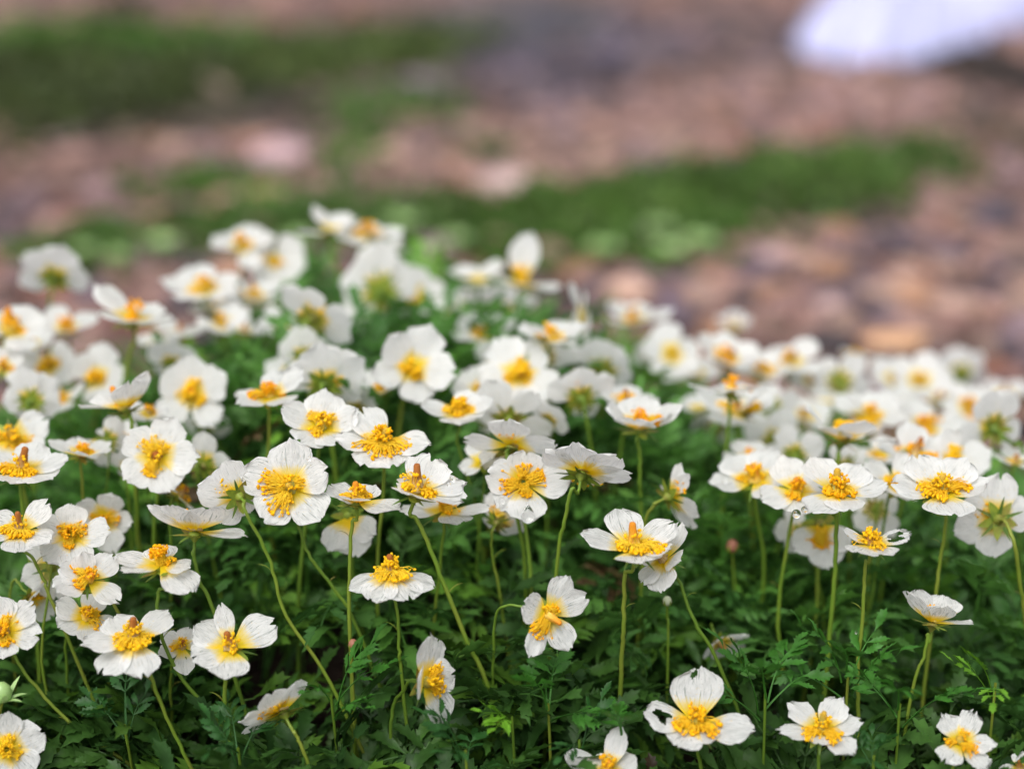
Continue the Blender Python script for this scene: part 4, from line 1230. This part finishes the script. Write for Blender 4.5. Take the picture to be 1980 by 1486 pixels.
def foliage():
    Vs, Fs, Cs, off = [], [], [], 0
    n = 0
    while n < 5300:
        x, y = random.uniform(-.335, .345), random.uniform(.385, .775)
        half = .36 * y + .06
        if abs(x) > half:
            continue
        m_ = float(mound(x, y))
        # thin out towards the rear left and rear right rim, where the stony ground shows between the stems
        back = .745 - .10 * abs(x + .05) / .25
        if y > back + random.gauss(0, .012):
            continue
        # a few bare gaps of dark soil at the front
        gap = math.sin(x * 41 + 1.2) * math.sin(y * 63 + .4) + .5 * math.sin(x * 97 - y * 60)
        if y < .53 and gap > .05 and random.random() < .92:
            continue
        h0 = tz(x, y)
        tall = .5 + .5 * math.sin(x * 33 + 2) * math.sin(y * 45 + x * 20)
        lift = random.uniform(0, .016 + .016 * tall) + .034 * random.random() ** 1.3 * max(0, min(1, (y - .455) / .05)) * max(0, min(1, (.64 - y) / .08)) + .002 * random.random() * max(0, min(1, (y - .56) / .08)) * math.exp(-((x + .03) / .13) ** 2)
        size = random.uniform(.014, .026) * (1.25 if y < .50 else 1)
        el = R(random.uniform(8, 62))
        far = y > .465
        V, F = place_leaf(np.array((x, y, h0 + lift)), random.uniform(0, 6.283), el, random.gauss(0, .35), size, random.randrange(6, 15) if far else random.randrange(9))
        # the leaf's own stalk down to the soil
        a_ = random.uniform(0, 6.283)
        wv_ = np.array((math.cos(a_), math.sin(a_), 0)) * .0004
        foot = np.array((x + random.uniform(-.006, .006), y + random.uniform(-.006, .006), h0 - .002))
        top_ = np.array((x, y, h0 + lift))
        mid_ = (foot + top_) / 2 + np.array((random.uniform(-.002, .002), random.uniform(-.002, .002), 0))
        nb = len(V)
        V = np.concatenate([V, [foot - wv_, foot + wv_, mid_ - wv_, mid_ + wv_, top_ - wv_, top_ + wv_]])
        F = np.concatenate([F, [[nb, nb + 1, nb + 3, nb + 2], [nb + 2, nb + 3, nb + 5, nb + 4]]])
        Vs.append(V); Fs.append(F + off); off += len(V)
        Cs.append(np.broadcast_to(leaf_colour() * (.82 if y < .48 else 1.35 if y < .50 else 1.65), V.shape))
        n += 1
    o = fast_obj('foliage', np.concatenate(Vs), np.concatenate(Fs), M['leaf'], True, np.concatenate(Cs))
    tag(o, 'dense dark green cut leaves carpeting the mound under the flowers', 'foliage', kind='stuff')
foliage()

# single leaf sprigs that stand out in front
def sprig(x, y, d, size_px, label, tint, n=4, seed=0):
    r = random.Random(700 + seed)
    c = at(x, y, d)
    size = size_px * d / FPX
    gz = tz(c.x, c.y)
    base = Vector((c.x, c.y + .004, gz))
    root = empty('leaf_sprig', base)
    top = c - base
    v, f = tube(catmull([Vector((0, 0, -.003)), top * .5 + Vector((.001, .001, 0)), top], 6), .00045, 6)
    mesh_obj('stalk', v, f, M['stem'], root)
    for k in range(n):
        head = r.uniform(0, 6.28) if k else R(250)
        el = R(r.uniform(15, 65))
        V, F = place_leaf(np.array(top[:]) - np.array((0, 0, .002 * k)), head, el, r.gauss(0, .25), size * r.uniform(.7, 1.05), r.randrange(9))
        o = fast_obj('leaf', V, F, M['leaf'], True, np.broadcast_to(np.array(tint) * r.uniform(.85, 1.15), V.shape))
        o.parent = root
    tag(root, label, 'leaf sprig', 'leaf sprigs standing out of the front foliage')
G1, G2, G3 = (.05, .18, .022), (.13, .31, .02), (.03, .11, .022)
for i, s in enumerate([
    (990, 1385, .480, 70, 'bright yellow green young sprig below the hooked stem flower', G2, 3),
    (1060, 1360, .485, 120, 'mid green toothed leaf sprig right of the yellow green young one', G1, 4),
    (1205, 1420, .474, 95, 'fresh green leaf above the cropped bottom edge flower', G1, 3),
    (1120, 1430, .476, 90, 'dark broad toothed leaf left of the cropped bottom edge flower', G3, 3),
    (1480, 1340, .484, 130, 'leafy green sprig between the two crisp bottom right flowers', G1, 5),
    (1640, 1300, .488, 125, 'spreading leaf sprig at the foot of the tattered flower stem', G1, 5),
    (1740, 1360, .482, 120, 'large cut leaf under the profile flower at lower right', G1, 4),
    (1925, 1320, .486, 80, 'light green young sprig near the right edge', G2, 3),
    (1690, 1460, .470, 90, 'dark green leaf between the split petalled and shrivelled flowers', G3, 4),
    (640, 1345, .488, 110, 'serrated leaf right of the tilted away lower flower', G1, 4),
    (460, 1445, .472, 100, 'dark toothed leaf crossing the stem of the bare yellow based flower', G3, 4),
    (240, 1400, .482, 110, 'dark cut leaf behind the long leaning stem at lower left', G3, 4),
    (900, 1450, .471, 110, 'toothed leaf sprig at the bottom edge near the middle', G3, 5),
]):
    sprig(*s, seed=i)

# ------------------------------------------------------------------ water drops clinging to petals
m, t, o_ = new_mat('water')
p = N(t, 'ShaderNodeBsdfPrincipled')
p.inputs['Base Color'].default_value = (1, 1, 1, 1)
p.inputs['Roughness'].default_value = .02
p.inputs['IOR'].default_value = 1.33
p.inputs['Transmission Weight'].default_value = 1.0
t.links.new(p.outputs[0], o_.inputs[0])
M['water'] = m
def drop(x, y, d, r_px, label, long_=1.0):
    c = at(x, y, d)
    r = r_px * d / FPX
    V, F = ICO3
    P = V.copy() * r
    P[:, 2] = np.where(P[:, 2] > 0, P[:, 2] * long_, P[:, 2])
    k = np.clip(P[:, 2:] / (r * long_), 0, 1)
    P[:, :2] *= 1 - .45 * k * (long_ > 1)
    o = fast_obj('water_drop', P, F, M['water'], True)
    o.location = c
    tag(o, label, 'water drop', 'water drops on petals')
for a in [(1021, 998, .498, 14, 'big clear water drop hanging from the lowest petal of the broad orange centred flower', 1.8),
          (970, 968, .499, 7, 'small drop on the lower left petal of the broad orange centred flower'),
          (597, 886, .481, 5, 'round drop on the top right of the centre flower'),
          (1540, 993, .494, 9, 'shiny drop on the left tip of the wet flower in the right hand cluster'),
          (1556, 985, .493, 7, 'second smaller drop beside the shiny one in the right hand cluster'),
          (875, 925, .478, 6, 'glittering drop on the crinkled right petal of the brown coned flower'),
          (868, 936, .478, 4, 'tiny drop below the glittering one on the crinkled petal'),
          (1403, 928, .526, 8, 'drop on the left petal tip of the broad peaked flower'),
          (1655, 1222, .483, 3, 'tiny drop on the stem of the tattered flower')]:
    drop(*a)
